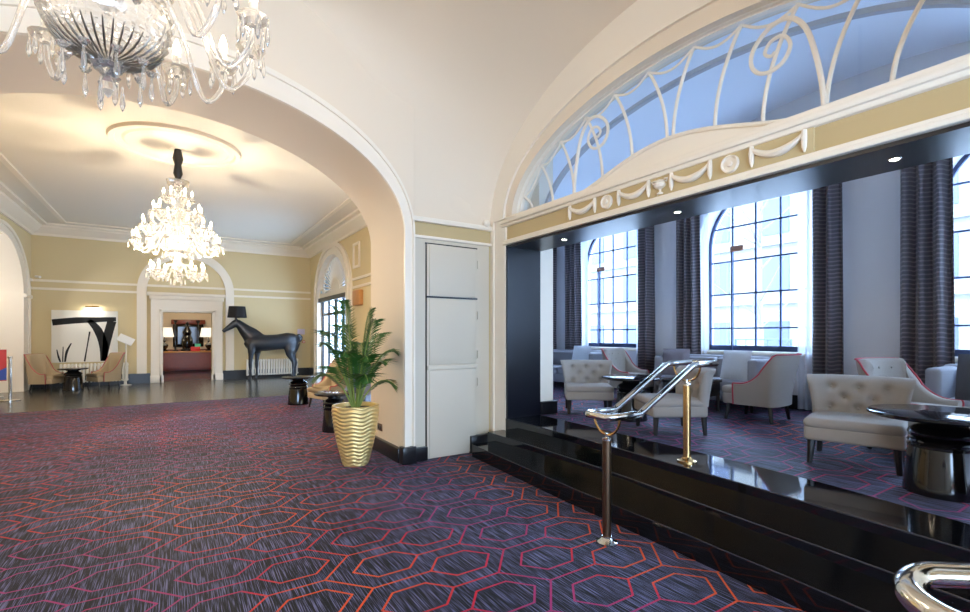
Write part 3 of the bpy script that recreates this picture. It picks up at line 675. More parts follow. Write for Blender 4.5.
def scoop_chair(label, loc, rz, m, name='scoop_armchair', piping=True, hb=.82, group='armchairs with swept arms and red piping'):
    """armchair whose arms sweep up in one curve into a high tufted back"""
    t = thing(name, label, 'armchair', loc, rz, group)
    W, D = .66, .62; pl = []
    n = 40
    for i in range(n+1):
        s = i/n*2-1                       # -1 right arm front, 0 back centre, 1 left arm front
        a = abs(s)
        if a > .42:
            q = (a-.42)/.58; x = W/2-.0*q; y = D/2-.10-(D-.24)*q
        else:
            q = a/.42; x = W/2*math.sin(PI/2*q)**.8; y = D/2-.10+.10*math.cos(PI/2*q)
        x *= (1 if s >= 0 else -1)
        k = max(0, (a-.33)/.67); h = .46+(hb-.46)*(1-min(1, k*1.15))**2.3 if a > .33 else hb
        pl.append((x, y, h, a))
    th = .07; mb = MB(); O = []
    def ring_at(i):
        x, y, h, a = pl[i]
        x0, y0 = pl[max(0, i-1)][:2]; x1, y1 = pl[min(n, i+1)][:2]
        nx, ny = (y1-y0), -(x1-x0); L = math.hypot(nx, ny) or 1; nx, ny = nx/L, ny/L
        if nx*x+ny*(y+.05) > 0: nx, ny = -nx, -ny
        lean = max(0, 1-a/.45)*.10
        def at(off, z): return (x+nx*off, y+ny*off+lean*max(0, z-.4)/.45, z)
        return [at(0, .2), at(-.006, .34), at(-.014-.02*(h > .6), h-.015), at(.01, h+.004), at(th*.7, h), at(th, h-.03), at(th, .36), at(th, .2)], at(-.016-.02*(h > .6), h)
    pipe = []
    for i in range(n+1):
        r, pp = ring_at(i); O.append(r); pipe.append(pp)
    V = mb.grid(O)
    for i in range(n):
        mb.bm.faces.new((V[i][0], V[i+1][0], V[i+1][-1], V[i][-1]))
    mb.bm.faces.new(V[0]); mb.bm.faces.new(V[-1])
    sh = mb.build('shell', m, t, ang=50)
    if piping:
        e0 = O[0][0]; e1 = O[n][0]
        mb = MB(); mb.tube([(e0[0], e0[1]-.004, .2), (pipe[0][0], pipe[0][1]-.004, .44)]+pipe+[(pipe[-1][0], pipe[-1][1]-.004, .44), (e1[0], e1[1]-.004, .2)], .0085, 8); mb.build('piping', M_pipe, t)
    MB().box(-W/2+.05, W/2-.05, -D/2+.005, D/2-.08, .2, .33, bev=.02, seg=3).box(-W/2+.012, W/2-.012, -D/2, -D/2+.135, .2, .33, bev=.02, seg=3).build('seat_base', m, t); MB().box(-W/2+.065, W/2-.065, -D/2-.02, D/2-.1, .32, .42, bev=.04, seg=4).box(-W/2+.015, W/2-.015, -D/2-.02, -D/2+.133, .32, .42, bev=.04, seg=4).build('seat_cushion', m, t)
    for z, xs in ((.74, (-.15, 0, .15)), (.65, (-.08, .08)), (.56, (-.15, 0, .15))):
        for x in xs: MB().sphere((x, D/2-.10+.10*math.cos(PI/2*min(1, abs(x)/.31))-.068+.10*(z-.4)/.45*.8, z), .013, 8, (1, .5, 1)).build('button', m, sh)
    legs(t, [(-W/2+.07, -D/2+.06), (W/2-.07, -D/2+.06), (-W/2+.09, D/2-.1), (W/2-.09, D/2-.1)], .21)
    return t
scoop_chair('armchair with red piping seen from behind, backing onto the middle lounge window', (6.14, 3.16, Z), R(186), M_chairb)
scoop_chair('tufted armchair with red piping facing right, in front of the leftmost lounge window', (6.3, 5.34, Z), R(12), M_chairb)
scoop_chair('armchair with red piping directly behind the front armless chair, below the wall between windows', (5.62, 1.50, Z), R(-10), M_chairb)

def pedestal_table(label, loc, r=.40, rb=.20, h=.535):
    t = thing('pedestal_table', label, 'table', loc, 0, 'black turned pedestal tables')
    MB().lathe([(0, h-.035), (r-.02, h-.035), (r, h-.022), (r, h-.008), (r-.012, h), (0, h)], 48).build('table_top', M_tab, t)
    s = rb/.2; k = h/.535
    pr = [(0, 0), (.205, 0), (.205, .02), (.195, .1), (.178, .27), (.172, .30), (.182, .305), (.182, .318), (.170, .322), (.172, .335), (.182, .34), (.176, .352), (.150, .358), (.17, .37), (.182, .395), (.172, .42), (.145, .44), (.115, .452), (.105, .47), (.14, .482), (.15, .5), (0, .5)]
    MB().lathe([(a*s, z*k) for a, z in pr], 40).build('pedestal', M_tab, t)
    return t
pedestal_table('round black turned pedestal table at the right edge, beside the front armless chair', (4.30, 1.02, Z))
pedestal_table('round black pedestal table partly behind the handrail, between two armless chairs', (4.78, 4.02, Z), r=.36, rb=.19)

def sofa(label, loc, rz, L, m, D=.72, H=.74, cushions=(), tuft=False):
    t = thing('sofa', label, 'sofa', loc, rz, 'grey sofas along the lounge windows')
    MB().box(-L/2, L/2, -D/2, D/2, .12, .28, bev=.02, seg=2).build('base', m, t)
    MB().box(-L/2, L/2, D/2-.15, D/2, .26, H, bev=.04, seg=3).build('backrest', m, t)
    for s in (-1, 1): MB().box(s*L/2-s*.13, s*L/2, -D/2, D/2-.02, .13, H-.02, bev=.04, seg=3).build('arm', m, t)
    n = max(1, round((L-.26)/.7)); w = (L-.26)/n
    for k in range(n):
        x0 = -L/2+.13+k*w
        MB().box(x0+.004, x0+w-.004, -D/2-.01, D/2-.14, .27, .42, bev=.035, seg=4).build('seat_cushion', m, t)
        MB().box(x0+.006, x0+w-.006, D/2-.27, D/2-.12, .41, H-.03, bev=.04, seg=4).build('back_cushion', m, t)
    legs(t, [(-L/2+.1, -D/2+.08), (L/2-.1, -D/2+.08), (-L/2+.1, D/2-.08), (L/2-.1, D/2-.08)], .13, splay=.0)
    return t
# local -y faces away from the windows (world -x): rotate by -90 degrees
sofa('long grey sofa under the middle lounge window', (6.80, 4.18, Z), R(-90), 1.62, M_greyf, D=.66)
sofa('grey sofa under the leftmost lounge window with pale cushions', (6.76, 7.2, Z), R(-90), 1.9, M_greyf)
sofa('grey box-armed sofa at the right edge of the photo', (6.72, .55, Z), R(-90), 2.2, M_greyf)
def cushion(label, loc, rot, m, s=.42):
    b = MB(); n = 10
    for sd in (1, -1):
        b.grid([[(s*(i/n-.5)*(1-.10*(1-abs(2*j/n-1)**2)*0), sd*.075*((1-abs(2*i/n-1)**2.6)*(1-abs(2*j/n-1)**2.6))**.6, s*(j/n-.5)) for i in range(n+1)] for j in range(n+1)])
    o = b.build('cushion', m, None, loc, rot, ang=80); tag(o, label, 'cushion', 'loose cushions on the lounge sofas'); return o
cushion('mauve-grey cushion leaning at the left end of the sofa under the middle window', (6.60, 4.68, Z+.63), (R(-14), 0, R(-75)), M_cush)
cushion('light grey cushion at the left end of the leftmost sofa', (6.5, 7.72, Z+.64), (R(-14), 0, R(-95)), M_cush)
cushion('pale blue-white cushion at the right end of the leftmost sofa', (6.5, 6.66, Z+.64), (R(-14), 0, R(-85)), M_cushl)
cushion('charcoal cushion on the sofa at the right edge of the photo', (6.46, 1.2, Z+.64), (R(-14), 0, R(-90)), M_cushd, .46)
cushion('grey cushion on the middle sofa behind the red-piped armchair', (6.60, 3.72, Z+.63), (R(-14), 0, R(-95)), M_cushl)
t = thing('coffee_table', 'low dark square coffee table in front of the sofa under the middle window', 'table', (6.02, 4.02, Z), R(5))
MB().box(-.29, .29, -.29, .29, .40, .44, bev=.006).build('table_top', M_tab, t); MB().box(-.27, .27, -.27, .27, .22, .40, bev=.004).build('apron', M_tab, t); legs(t, [(-.25, -.25), (.25, -.25), (-.25, .25), (.25, .25)], .24, .024, .02, M_leg, 0)

# ------------------------------------------------------------------ handrails
t = thing('handrail', 'polished double-tube handrail on two brass posts over the black steps', 'handrail', (0, 0, 0))
yn, yf = 2.31, 2.55
def rail(y): return [(2.56, y, .925), (2.84, y, .925), (2.88, y, .945), (3.46, y, 1.245), (3.52, y, 1.26), (3.80, y, 1.262)]
mb = MB(); r_ = .025
loop = rail(yn)+[(3.83, yn+.03, 1.262), (3.83, yf-.03, 1.262)]+rail(yf)[::-1]+[(2.53, yf-.03, .925), (2.53, yn+.03, .925)]
mb.tube(loop, r_, 12, closed=True); mb.build('rail', M_chrome, t, ang=50)
for x, zf, zt, zr, nm in ((2.63, 0, .74, .925, 0), (3.58, .45, 1.08, 1.262, 1)):
    y = (yn+yf)/2
    MB().tube([(x, y, zf+.01), (x, y, zt)], .031, 20).build('post', M_bronze if nm == 0 else M_brass, t); MB().lathe([(0, 0), (.078, 0), (.078, .012), (.05, .022), (.034, .04), (.034, .05), (0, .05)], 28, loc=(x, y, zf)).build('base_plate', M_chrome if nm == 0 else M_brass, t)
    MB().lathe([(0, 0), (.036, 0), (.036, .014), (.012, .02), (.011, .05), (0, .05)], 20, loc=(x, y, zt)).build('collar', M_chrome, t)
    MB().tube([(x, y+.12*math.cos(a), zr-.02-(zr-.02-zt-.04)*math.sin(a)) for a in [PI*k/16 for k in range(17)]], .009, 8).build('bracket', M_brass, t)
t = thing('handrail', 'looped chrome end of a second handrail in the bottom right corner', 'handrail', (0, 0, 0))
cx, cy, cz = 1.50, .32, .915; dx, dy = .78, -.62
L_ = []
for k in range(13):
    a = R(90+180*k/12); L_.append((cx+.095*(math.cos(a)*dx-math.sin(a)*dy), cy+.095*(math.cos(a)*dy+math.sin(a)*dx), cz))
L_ = [(L_[0][0]+dx*.5, L_[0][1]+dy*.5, cz)]+L_+[(L_[-1][0]+dx*.5, L_[-1][1]+dy*.5, cz)]
L_ = [(x, y, z-.05*(k/14)) for k, (x, y, z) in enumerate(L_)]
mb = MB(); mb.tube(L_, .030, 16); mb.build('rail', M_chrome, t, ang=60)
px_, py_ = cx+dx*.3, cy+dy*.3
MB().tube([(px_, py_, .01), (px_, py_, .74)], .031, 16).build('post', M_bronze, t); MB().tube([(px_+.095*math.cos(a)*-dy, py_+.095*math.cos(a)*dx, .9-.13*math.sin(a)) for a in [PI*k/12 for k in range(13)]], .009, 8).build('bracket', M_brass, t)
MB().lathe([(0, 0), (.078, 0), (.078, .012), (.034, .04), (0, .05)], 24, loc=(px_, py_, 0)).build('base_plate', M_chrome, t)

# ------------------------------------------------------------------ potted palm by the pier
t = thing('potted_palm', 'green palm in a tall wavy gold pot standing by the white pier', 'potted plant', (1.78, 5.50, 0))
mb = MB(); rows = []
base = [(.0, .135), (.04, .15), (.25, .205), (.5, .25), (.62, .262), (.68, .258)]
def rad(z):
    for (z0, r0), (z1, r1) in zip(base, base[1:]):
        if z <= z1: return r0+(r1-r0)*(z-z0)/(z1-z0)
    return base[-1][1]
NZ, NA = 96, 72
for j in range(NZ+1):
    z = .69*j/NZ; row = []
    for i in range(NA):
        a = 2*PI*i/NA; w_ = abs(math.sin(z*PI/.044+.9*math.sin(7*a)+.5*math.sin(3*a+1)))
        row.append(((rad(z)+.013*w_-.006)*math.cos(a), (rad(z)+.013*w_-.006)*math.sin(a), z))
    rows.append(row)
for r, z in ((.235, .69), (.225, .64), (.0005, .63)): rows.append([(r*math.cos(2*PI*i/NA), r*math.sin(2*PI*i/NA), z) for i in range(NA)])
mb.grid(rows, close=True); pot = mb.build('pot', M_gold, t, ang=60)
MB().lathe([(0, .645), (.226, .645), (.226, .60)], 32).build('soil', M_soil, t)
def frond(az, rise, reach, droop, L0=.0):
    mb = MB(); ms = MB(); pts = []
    for k in range(15):
        u = k/14; r = reach*u**1.15; z = .64+rise*math.sin(u*PI*.5*(1+.0))-droop*u**3
        pts.append(Vector((r*math.cos(az)+.03*math.cos(az), r*math.sin(az)+.03*math.sin(az), z)))
    ms.tube(pts, [.011-.008*k/14 for k in range(15)], 6)
    side = Vector((-math.sin(az), math.cos(az), 0))
    for k in range(30):
        u = .30+.70*k/29; f_ = u*14; i = min(13, int(f_)); p = pts[i].lerp(pts[i+1], f_-i); tg = (pts[i+1]-pts[i]).normalized()
        nrm = side.cross(tg).normalized()
        ln = (.30*math.sin(PI*min(1, .25+.72*(u-.34)/.66)))*(.85+.3*random.random())*min(1.2, .7+reach*.6)
        for s in (1, -1):
            d = (side*s*.78+tg*.72+nrm*.12).normalized(); w_ = tg.cross(d).cross(d).normalized()*.0085
            a = p; b = p+d*ln*.45+nrm*.012; c = p+d*ln-Vector((0, 0, .22*ln))
            v = [mb.bm.verts.new(q) for q in (a-w_*.4, a+w_*.4, b+w_, c, b-w_)]
            mb.bm.faces.new((v[0], v[1], v[2], v[4])); mb.bm.faces.new((v[4], v[2], v[3]))
    f = mb.build('frond', M_leaf, t, ang=80); ms.build('stalk', M_stem, f)
for az, ri, re, dr in ((200, 1.0, .42, .12), (150, 1.22, .22, .03), (100, 1.05, .35, .08), (60, .85, .42, .1), (10, .95, .34, .08), (-20, .80, .46, .16), (-50, 1.08, .26, .05), (-90, .75, .4, .16), (235, .8, .4, .16), (270, .55, .4, .2), (330, .45, .45, .2), (175, .55, .45, .2), (-35, 1.18, .16, .02), (120, .6, .4, .18), (205, 1.26, .14, .02), (310, .66, .38, .12), (170, .85, .36, .1)):
    frond(R(az), ri, re, dr)
t = thing('wall_socket', 'small dark double socket low on the side of the white pier', 'socket', (2.252, 5.95, .31))
MB().box(-.012, 0, -.075, .075, -.045, .045, bev=.004).build('plate', M_bronze, t)
for s in (-1, 1): MB().box(-.016, -.01, s*.035-.02, s*.035+.02, -.02, .02, bev=.002).build('outlet', M_dframe, t)

# ------------------------------------------------------------------ hall furniture
hg = 'tan armchairs in the hall'
scoop_chair('tan linen armchair behind the gold palm pot, facing left', (2.72, 10.15, 0), R(-75), M_chairt, hb=.98, group=hg)
scoop_chair('blue-grey armchair half hidden behind the palm leaves', (2.78, 8.5, 0), R(-60), M_bluef, piping=False, hb=.95, group=hg)
pedestal_table('black pedestal table beside the tan armchair, near the horse', (2.28, 10.95, 0), r=.34, rb=.21, h=.6)
pedestal_table('black pedestal table directly behind the gold palm pot', (2.12, 7.6, 0), r=.30, rb=.18, h=.6)
scoop_chair('tan armchair at far left, in front of the white pilaster', (-2.84, 17.3, 0), R(65), M_chairt, hb=.98, group=hg)
scoop_chair('tan armchair below the right side of the black and white painting', (-1.62, 17.3, 0), R(-60), M_chairt, hb=.98, group=hg)
pedestal_table('black pedestal table below the painting, between two tan armchairs', (-2.27, 17.0, 0), r=.33, rb=.22, h=.6)
# radiators
def radiator(label, x0, x1, y):
    t = thing('radiator', label, 'radiator', ((x0+x1)/2, y, 0), 0, 'white column radiators on the far wall')
    n = int((x1-x0)/.085)
    for k in range(n):
        x = -(x1-x0)/2+.04+.085*k
        MB().box(x-.03, x+.03, -.05, .05, .1, .66, bev=.02, seg=2).build('column', M_rad, t)
    MB().tube([(-(x1-x0)/2+.04, 0, .14), ((x1-x0)/2-.04, 0, .14)], .022, 8).tube([(-(x1-x0)/2+.04, 0, .6), ((x1-x0)/2-.04, 0, .6)], .022, 8).build('pipe', M_rad, t)
    for s in (-1, 1): MB().box(s*(x1-x0)/2*.85-.03, s*(x1-x0)/2*.85+.03, -.05, .05, 0, .11).build('foot', M_rad, t)
radiator('white column radiator behind the black horse', 2.1, 3.85, 18.28); radiator('white column radiator below the black and white painting', -2.75, -1.1, 18.28)
# painting
t = thing('painting', 'large white canvas with thick black painted strokes on the tan wall', 'painting', (-2.17, 18.385, 1.46))
MB().box(-.76, .76, -.05, 0, -.76, .76, bev=.006).build('canvas', M_canvas, t)
mk = MB()
def stroke(p, ws):
    P = smooth_path([(a, 0, b) for a, b in p], 5); n = len(P); A = []; B = []
    for i, q in enumerate(P):
        tg = P[min(i+1, n-1)]-P[max(i-1, 0)]; tg.normalize(); nn = Vector((-tg.z, 0, tg.x)); u = i/(n-1)*(len(ws)-1); k = min(len(ws)-2, int(u)); w_ = ws[k]+(ws[k+1]-ws[k])*(u-k)
        A.append((q.x+nn.x*w_, -.054, q.z+nn.z*w_)); B.append((q.x-nn.x*w_, -.054, q.z-nn.z*w_))
    mk.grid([A, B])
stroke([(-.74, .40), (-.2, .47), (.35, .50), (.72, .52)], [.09, .09, .07, .06]); stroke([(.08, .48), (.28, .2), (.42, -.25), (.42, -.74)], [.06, .10, .11, .07]); stroke([(.62, .46), (.52, 0), (.46, -.5), (.44, -.74)], [.11, .11, .07, .06]); stroke([(.10, .14), (.04, -.3), (-.02, -.74)], [.02, .015, .02])
stroke([(-.32, -.2), (-.42, -.45), (-.46, -.74)], [.012, .03, .02]); stroke([(-.50, -.3), (-.51, -.74)], [.01, .015]); stroke([(-.64, -.38), (-.60, -.6), (-.56, -.74)], [.01, .022, .02])
mk.build('brush_strokes', M_ink, t, smooth=False)
t = thing('picture_light', 'slim brass picture light above the black and white painting', 'picture light', (-2.0, 18.4, 2.34))
MB().tube([(-.16, -.16, 0), (.16, -.16, 0)], .022, 10).build('shade', M_brass, t); MB().tube([(0, 0, -.02), (0, -.1, .03), (0, -.16, .01)], .009, 6).build('arm', M_brass, t)
sp = bpy.data.lights.new('picture_lamp', 'AREA'); sp.shape = 'RECTANGLE'; sp.size = .3; sp.size_y = .03; sp.energy = 3; sp.color = (1, .95, .85)
so_ = bpy.data.objects.new('picture_lamp', sp); COL.objects.link(so_); so_.location = (-2.0, 18.24, 2.31); so_.rotation_euler = (R(35), 0, 0)
# information stand, barrier post, banner, alarm etc.
t = thing('sign_stand', 'slim white lectern sign on a post right of the painting', 'sign', (-1.18, 17.9, 0))
MB().tube([(0, 0, .02), (0, 0, 1.3)], .022, 8).build('post', M_rad, t); MB().lathe([(0, 0), (.14, 0), (.14, .015), (0, .025)], 20).build('base', M_rad, t); MB().box(-.2, .2, -.012, .012, -.13, .13, bev=.004).build('panel', M_white_p, t, loc=(0, -.03, 1.36), rot=(R(-35), R(28), 0))
t = thing('barrier_post', 'chrome rope barrier post on a round base at the left edge', 'barrier post', (-3.12, 15.1, 0))
MB().tube([(0, 0, .02), (0, 0, .98)], .03, 12).build('post', M_chrome, t); MB().lathe([(0, 0), (.18, 0), (.18, .015), (.03, .035), (0, .035)], 24).build('base', M_chrome, t); MB().lathe([(0, 0), (.045, 0), (.045, .05), (0, .06)], 16, loc=(0, 0, .96)).build('cap', M_chrome, t)
t = thing('banner', 'red and blue printed banner at the left edge behind the chrome post', 'banner', (-3.6, 15.9, 0), R(20))
MB().box(-.25, .25, -.015, .015, .4, 1.15).build('panel', M_red, t); MB().prism([(-.25, .42), (.25, .42), (.25, .72)], PY, -.018, .018).build('print', M_blue, t); MB().box(-.2, .2, -.1, .1, 0, .03).build('foot', M_chrome, t); MB().tube([(0, 0, .02), (0, 0, .42)], .015, 6).build('pole', M_chrome, t)
t = thing('fire_alarm', 'small red fire call point beside the entrance doors', 'fire alarm', (4.02, 18.4, 1.25))
MB().box(-.045, .045, -.045, 0, -.045, .045, bev=.006).build('case', M_red, t); MB().box(-.025, .025, -.05, -.04, -.025, .025).build('window', M_white_p, t)
t = thing('notice', 'small pale lilac notice above the red fire call point', 'notice', (3.93, 18.395, 1.62))
MB().box(-.13, .13, -.008, 0, -.1, .1).build('sheet', mat('lilac_paper', srgb(206, 200, 226), .8), t)
t = thing('emergency_light', 'white emergency light above the black entrance doors', 'emergency light', (4.2, 16.3, 2.95))
MB().box(-.06, .0, -.22, .22, -.08, .08, bev=.02, seg=3).build('body', M_white_p, t); MB().sphere((-.06, 0, -.03), .04, 10).build('lens', mat('pale_blue_lens', srgb(190, 225, 240), .2), t)
t = thing('security_camera', 'small white camera on the corner of the far wall above the rail', 'camera', (-3.25, 18.33, 3.16))
MB().tube([(0, .06, 0), (0, -.02, 0)], .03, 10).build('mount', M_white_p, t); MB().tube([(0, 0, 0), (.1, -.1, -.02)], .035, 10).build('body', M_white_p, t)

# life-size horse lamp
hl = thing('horse_lamp', 'life-size black horse floor lamp with a black shade on its head', 'floor lamp', (2.53, 17.7, 0))
def sweep(mb, pts, n=16):
    """elliptical tube through (x, y, z, radius across, radius along) in the x-z plane"""
    P = [Vector(p[:3]) for p in pts]; rows = []
    for i, p in enumerate(P):
        tg = P[min(i+1, len(P)-1)]-P[max(i-1, 0)]; tg.normalize(); sd = Vector((0, 1, 0)); nn = sd.cross(tg).normalized(); ra, rl = pts[i][3:]
        rows.append([p+sd*ra*math.cos(2*PI*k/n)+nn*rl*math.sin(2*PI*k/n) for k in range(n)])
    V = mb.grid(rows, close=True); mb.bm.faces.new(V[0]); mb.bm.faces.new(V[-1])
hb_ = MB()
sweep(hb_, [(1.17, 0, 1.36, .10, .12), (1.05, 0, 1.33, .22, .23), (.82, 0, 1.30, .27, .29), (.48, 0, 1.26, .265, .265), (.12, 0, 1.235, .28, .275), (-.18, 0, 1.235, .27, .30), (-.38, 0, 1.30, .21, .27), (-.48, 0, 1.36, .13, .18)])
sweep(hb_, [(-.02, 0, 1.30, .16, .22), (-.34, 0, 1.46, .17, .29), (-.54, 0, 1.68, .12, .20), (-.69, 0, 1.85, .095, .14), (-.77, 0, 1.96, .075, .09)])
sweep(hb_, [(-.70, 0, 1.95, .08, .10), (-.82, 0, 1.88, .09, .125), (-.96, 0, 1.77, .07, .10), (-1.09, 0, 1.68, .056, .07), (-1.18, 0, 1.61, .05, .06)])
def foreleg(dx, y): sweep(hb_, [(dx, y*.85, 1.22, .11, .17), (dx-.02, y, .98, .09, .12), (dx-.04, y, .78, .068, .08), (dx-.055, y, .58, .053, .06), (dx-.055, y, .51, .057, .064), (dx-.05, y, .32, .037, .042), (dx-.05, y, .17, .045, .05), (dx-.075, y, .09, .047, .054), (dx-.095, y, 0, .066, .08)])
def hindleg(dx, y): sweep(hb_, [(dx-.02, y*.8, 1.24, .14, .26), (dx-.04, y, 1.0, .125, .20), (dx-.05, y, .82, .09, .13), (dx+.03, y, .64, .055, .075), (dx+.075, y, .54, .048, .068), (dx+.055, y, .34, .037, .044), (dx+.05, y, .17, .045, .05), (dx+.02, y, .09, .047, .054), (dx, y, 0, .066, .08)])
foreleg(-.33, -.15); foreleg(-.10, .15); hindleg(.90, -.15); hindleg(1.03, .15)
sweep(hb_, [(1.08, 0, 1.44, .05, .05), (1.18, 0, 1.49, .075, .075), (1.24, 0, 1.42, .075, .075), (1.23, 0, 1.32, .06, .06), (1.19, 0, 1.24, .03, .03)])
for s in (-1, 1): sweep(hb_, [(-.79, s*.055, 1.99, .03, .035), (-.80, s*.065, 2.05, .026, .03), (-.815, s*.07, 2.10, .012, .014)])
hs = hb_.build('body', M_horse, hl)
rm = hs.modifiers.new('remesh', 'REMESH'); rm.mode = 'VOXEL'; rm.voxel_size = .02; rm.use_smooth_shade = True
sm_ = hs.modifiers.new('smooth', 'SMOOTH'); sm_.iterations = 18; sm_.factor = .5
bpy.context.view_layer.update()
nm_ = bpy.data.meshes.new_from_object(hs.evaluated_get(bpy.context.evaluated_depsgraph_get())); hs.modifiers.clear(); hs.data = nm_
nm_.polygons.foreach_set('use_smooth', [True]*len(nm_.polygons))
for s in (-1, 1): MB().sphere((-.95, s*.085, 1.88), .018, 8).build('eye', M_tab, hl)
MB().tube([(-.78, 0, 2.0), (-.78, 0, 2.2)], .016, 8).build('pole', M_dframe, hl); MB().lathe([(.29, 2.07), (.245, 2.44), (.24, 2.44), (.285, 2.07)], 36, loc=(-.76, 0, 0)).build('lamp_shade', M_shade, hl)
MB().lathe([(0, 2.12), (.03, 2.12), (.05, 2.2), (.03, 2.25), (0, 2.26)], 12, loc=(-.78, 0, 0)).build('bulb', M_white_p, hl)

# ------------------------------------------------------------------ parlour seen through the doorway
t = thing('console_table', 'long mahogany console table with pale top in the room beyond the doorway', 'table', (.5, 22.6, 0))
MB().box(-1.0, 1.0, -.3, .3, .8, .86, bev=.006).build('table_top', M_woodl, t); MB().box(-.94, .94, -.27, .27, .2, .8).build('front_panel', M_wood, t)
for x in (-.92, .92):
    for y in (-.25, .25): MB().box(x-.05, x+.05, y-.04, y+.04, 0, .8).build('leg', M_wood, t)
for x, lb in ((-.28, 'left table lamp with white shade on the console beyond the doorway'), (1.22, 'right table lamp with white shade on the console beyond the doorway')):
    t = thing('table_lamp', lb, 'table lamp', (x, 22.55, .86), 0, 'table lamps on the console')
    MB().lathe([(0, 0), (.12, 0), (.12, .04), (.05, .07), (.11, .16), (.13, .24), (.06, .32), (.03, .36), (.05, .42), (.02, .5), (.02, .62), (0, .62)], 24).build('base', M_tab, t); MB().lathe([(.32, .56), (.25, .93), (.245, .93), (.315, .56)], 28).build('lamp_shade', M_shadew, t)
t = thing('mantel_mirror', 'dark carved mirror with reddish top behind the console beyond the doorway', 'mirror', (.55, 24.08, 0))
MB().box(-.55, .55, -.12, 0, 1.0, 1.95, bev=.02).build('frame', M_tab, t); MB().box(-.62, .62, -.2, 0, 1.95, 2.15, bev=.03).build('pediment', M_wood, t); MB().box(-.38, .38, -.13, -.11, 1.12, 1.85).build('glass', M_fglass, t)
for x, lb in ((.08, 'left tall black candlestick on the console beyond the doorway'), (.86, 'right tall black candlestick on the console beyond the doorway')):
    t = thing('candlestick', lb, 'candlestick', (x, 22.8, .86), 0, 'candlesticks on the console')
    MB().lathe([(0, 0), (.1, 0), (.1, .03), (.03, .07), (.045, .3), (.025, .5), (.04, .8), (.025, 1.1), (.08, 1.2), (.08, 1.23), (0, 1.23)], 18).build('stem', M_tab, t)
t = thing('statuette', 'dark figurine group in the middle of the console beyond the doorway', 'figurine', (.48, 22.7, .86))
MB().lathe([(0, 0), (.22, 0), (.22, .06), (.16, .1), (.2, .3), (.18, .5), (.12, .62), (.16, .75), (.1, .9), (.04, 1.0), (.07, 1.08), (0, 1.2)], 18).build('body', M_tab, t)
t = thing('red_box', 'red presentation box on the console beyond the doorway', 'box', (.75, 22.40, .86)); MB().box(-.16, .16, -.06, .06, 0, .17, bev=.01).build('case', M_red, t)
t = thing('green_card', 'turquoise card standing on the console beyond the doorway', 'card', (.62, 22.4, .86)); t.location = (.83, 22.40, 1.03); MB().box(-.1, .1, -.02, .02, 0, .12).build('sheet', mat('turquoise_card', srgb(90, 200, 170), .7), t)
t = thing('wall_picture', 'yellow framed picture on the wall beyond the doorway, at left', 'picture', (-.62, 24.09, 1.9)); MB().box(-.2, .2, -.04, 0, -.28, .28).build('frame', M_woodl, t); MB().box(-.14, .14, -.045, -.03, -.2, .2).build('print', mat('yellow_print', srgb(226, 190, 60), .8), t)
point('parlour_lamp', (.5, 21.0, 3.1), 70, (1, .85, .62), .15)

# ------------------------------------------------------------------ chandeliers
def drop_mesh(L, r):
    mb = MB(); mb.lathe([(0, 0), (r*.45, -L*.1), (r*.35, -L*.18), (r*.6, -L*.35), (r, -L*.72), (r*.6, -L*.88), (0, -L)], 7); return mb
def arm_pts(a, r0, z0, r1, z1, dip, hump=.06):
    q = [(r0, z0), (r0+(r1-r0)*.22, z0+hump), (r0+(r1-r0)*.5, z0-dip*.55), (r0+(r1-r0)*.75, min(z0, z1)-dip), (r1-.02, z1-dip*.6), (r1, z1)]
    return smooth_path([(r*math.cos(a), r*math.sin(a), z) for r, z in q], 5)
def chandelier(label, loc, tiers, ceil_z, bowl, pend, lower, light, crown_z):
    t = thing('chandelier', label, 'chandelier', loc, 0, 'crystal chandeliers')
    n0 = drop_mesh(pend[0], pend[1]).build('pendant', M_cryst, t); used = False
    def hang(p):
        nonlocal used
        o = n0 if not used else n0.copy()
        if used: COL.objects.link(o)
        used = True; o.parent = t; o.location = p; o.rotation_euler = (0, 0, random.random()*6)
    cup = bul = None
    for (n, r0, z0, r1, z1, dip, k, ph, ar) in tiers:
        for i in range(n):
            a = 2*PI*(i+ph)/n
            mb = MB(); mb.tube(arm_pts(a, r0, z0, r1, z1, dip), ar, 7); mb.build('arm', M_cryst2, t, ang=80)
            x, y = r1*math.cos(a), r1*math.sin(a)
            if cup is None:
                cup = MB().lathe([(0, -.02), (.02, -.015), (.055, .005), (.07, .03), (.066, .033), (.03, .02), (.022, .03), (.02, .11), (0, .11)], 14).build('candle_cup', M_cryst, t)
                bul = MB().lathe([(0, 0), (.012, 0), (.02, .025), (.016, .05), (.006, .08), (0, .09)], 10).build('bulb', M_bulb, t); c, b = cup, bul
            else:
                c, b = cup.copy(), bul.copy(); COL.objects.link(c); COL.objects.link(b); c.parent = t; b.parent = t
            c.location = (x, y, z1); b.location = (x, y, z1+.11)
            for q in range(k):
                g = 2*PI*q/k+a; hang((x+.062*math.cos(g), y+.062*math.sin(g), z1+.015))
    for (n, r, z) in lower:
        for i in range(n): a = 2*PI*i/n+.1; hang((r*math.cos(a), r*math.sin(a), z))
    for pr in bowl: MB().lathe(pr[1], 40).build(pr[0], pr[2] if len(pr) > 2 else M_cryst, t, ang=20 if pr[0] == 'bowl' else 40)
    MB().tube([(0, 0, crown_z), (0, 0, ceil_z-loc[2])], .025, 8).build('chain', M_dframe, t)
    n, r, z, pw = light
    for i in range(n):
        a = 2*PI*(i+.5)/n; point('chandelier_lamp', (loc[0]+r*math.cos(a), loc[1]+r*math.sin(a), loc[2]+z), pw, WARM, .02)
    return t
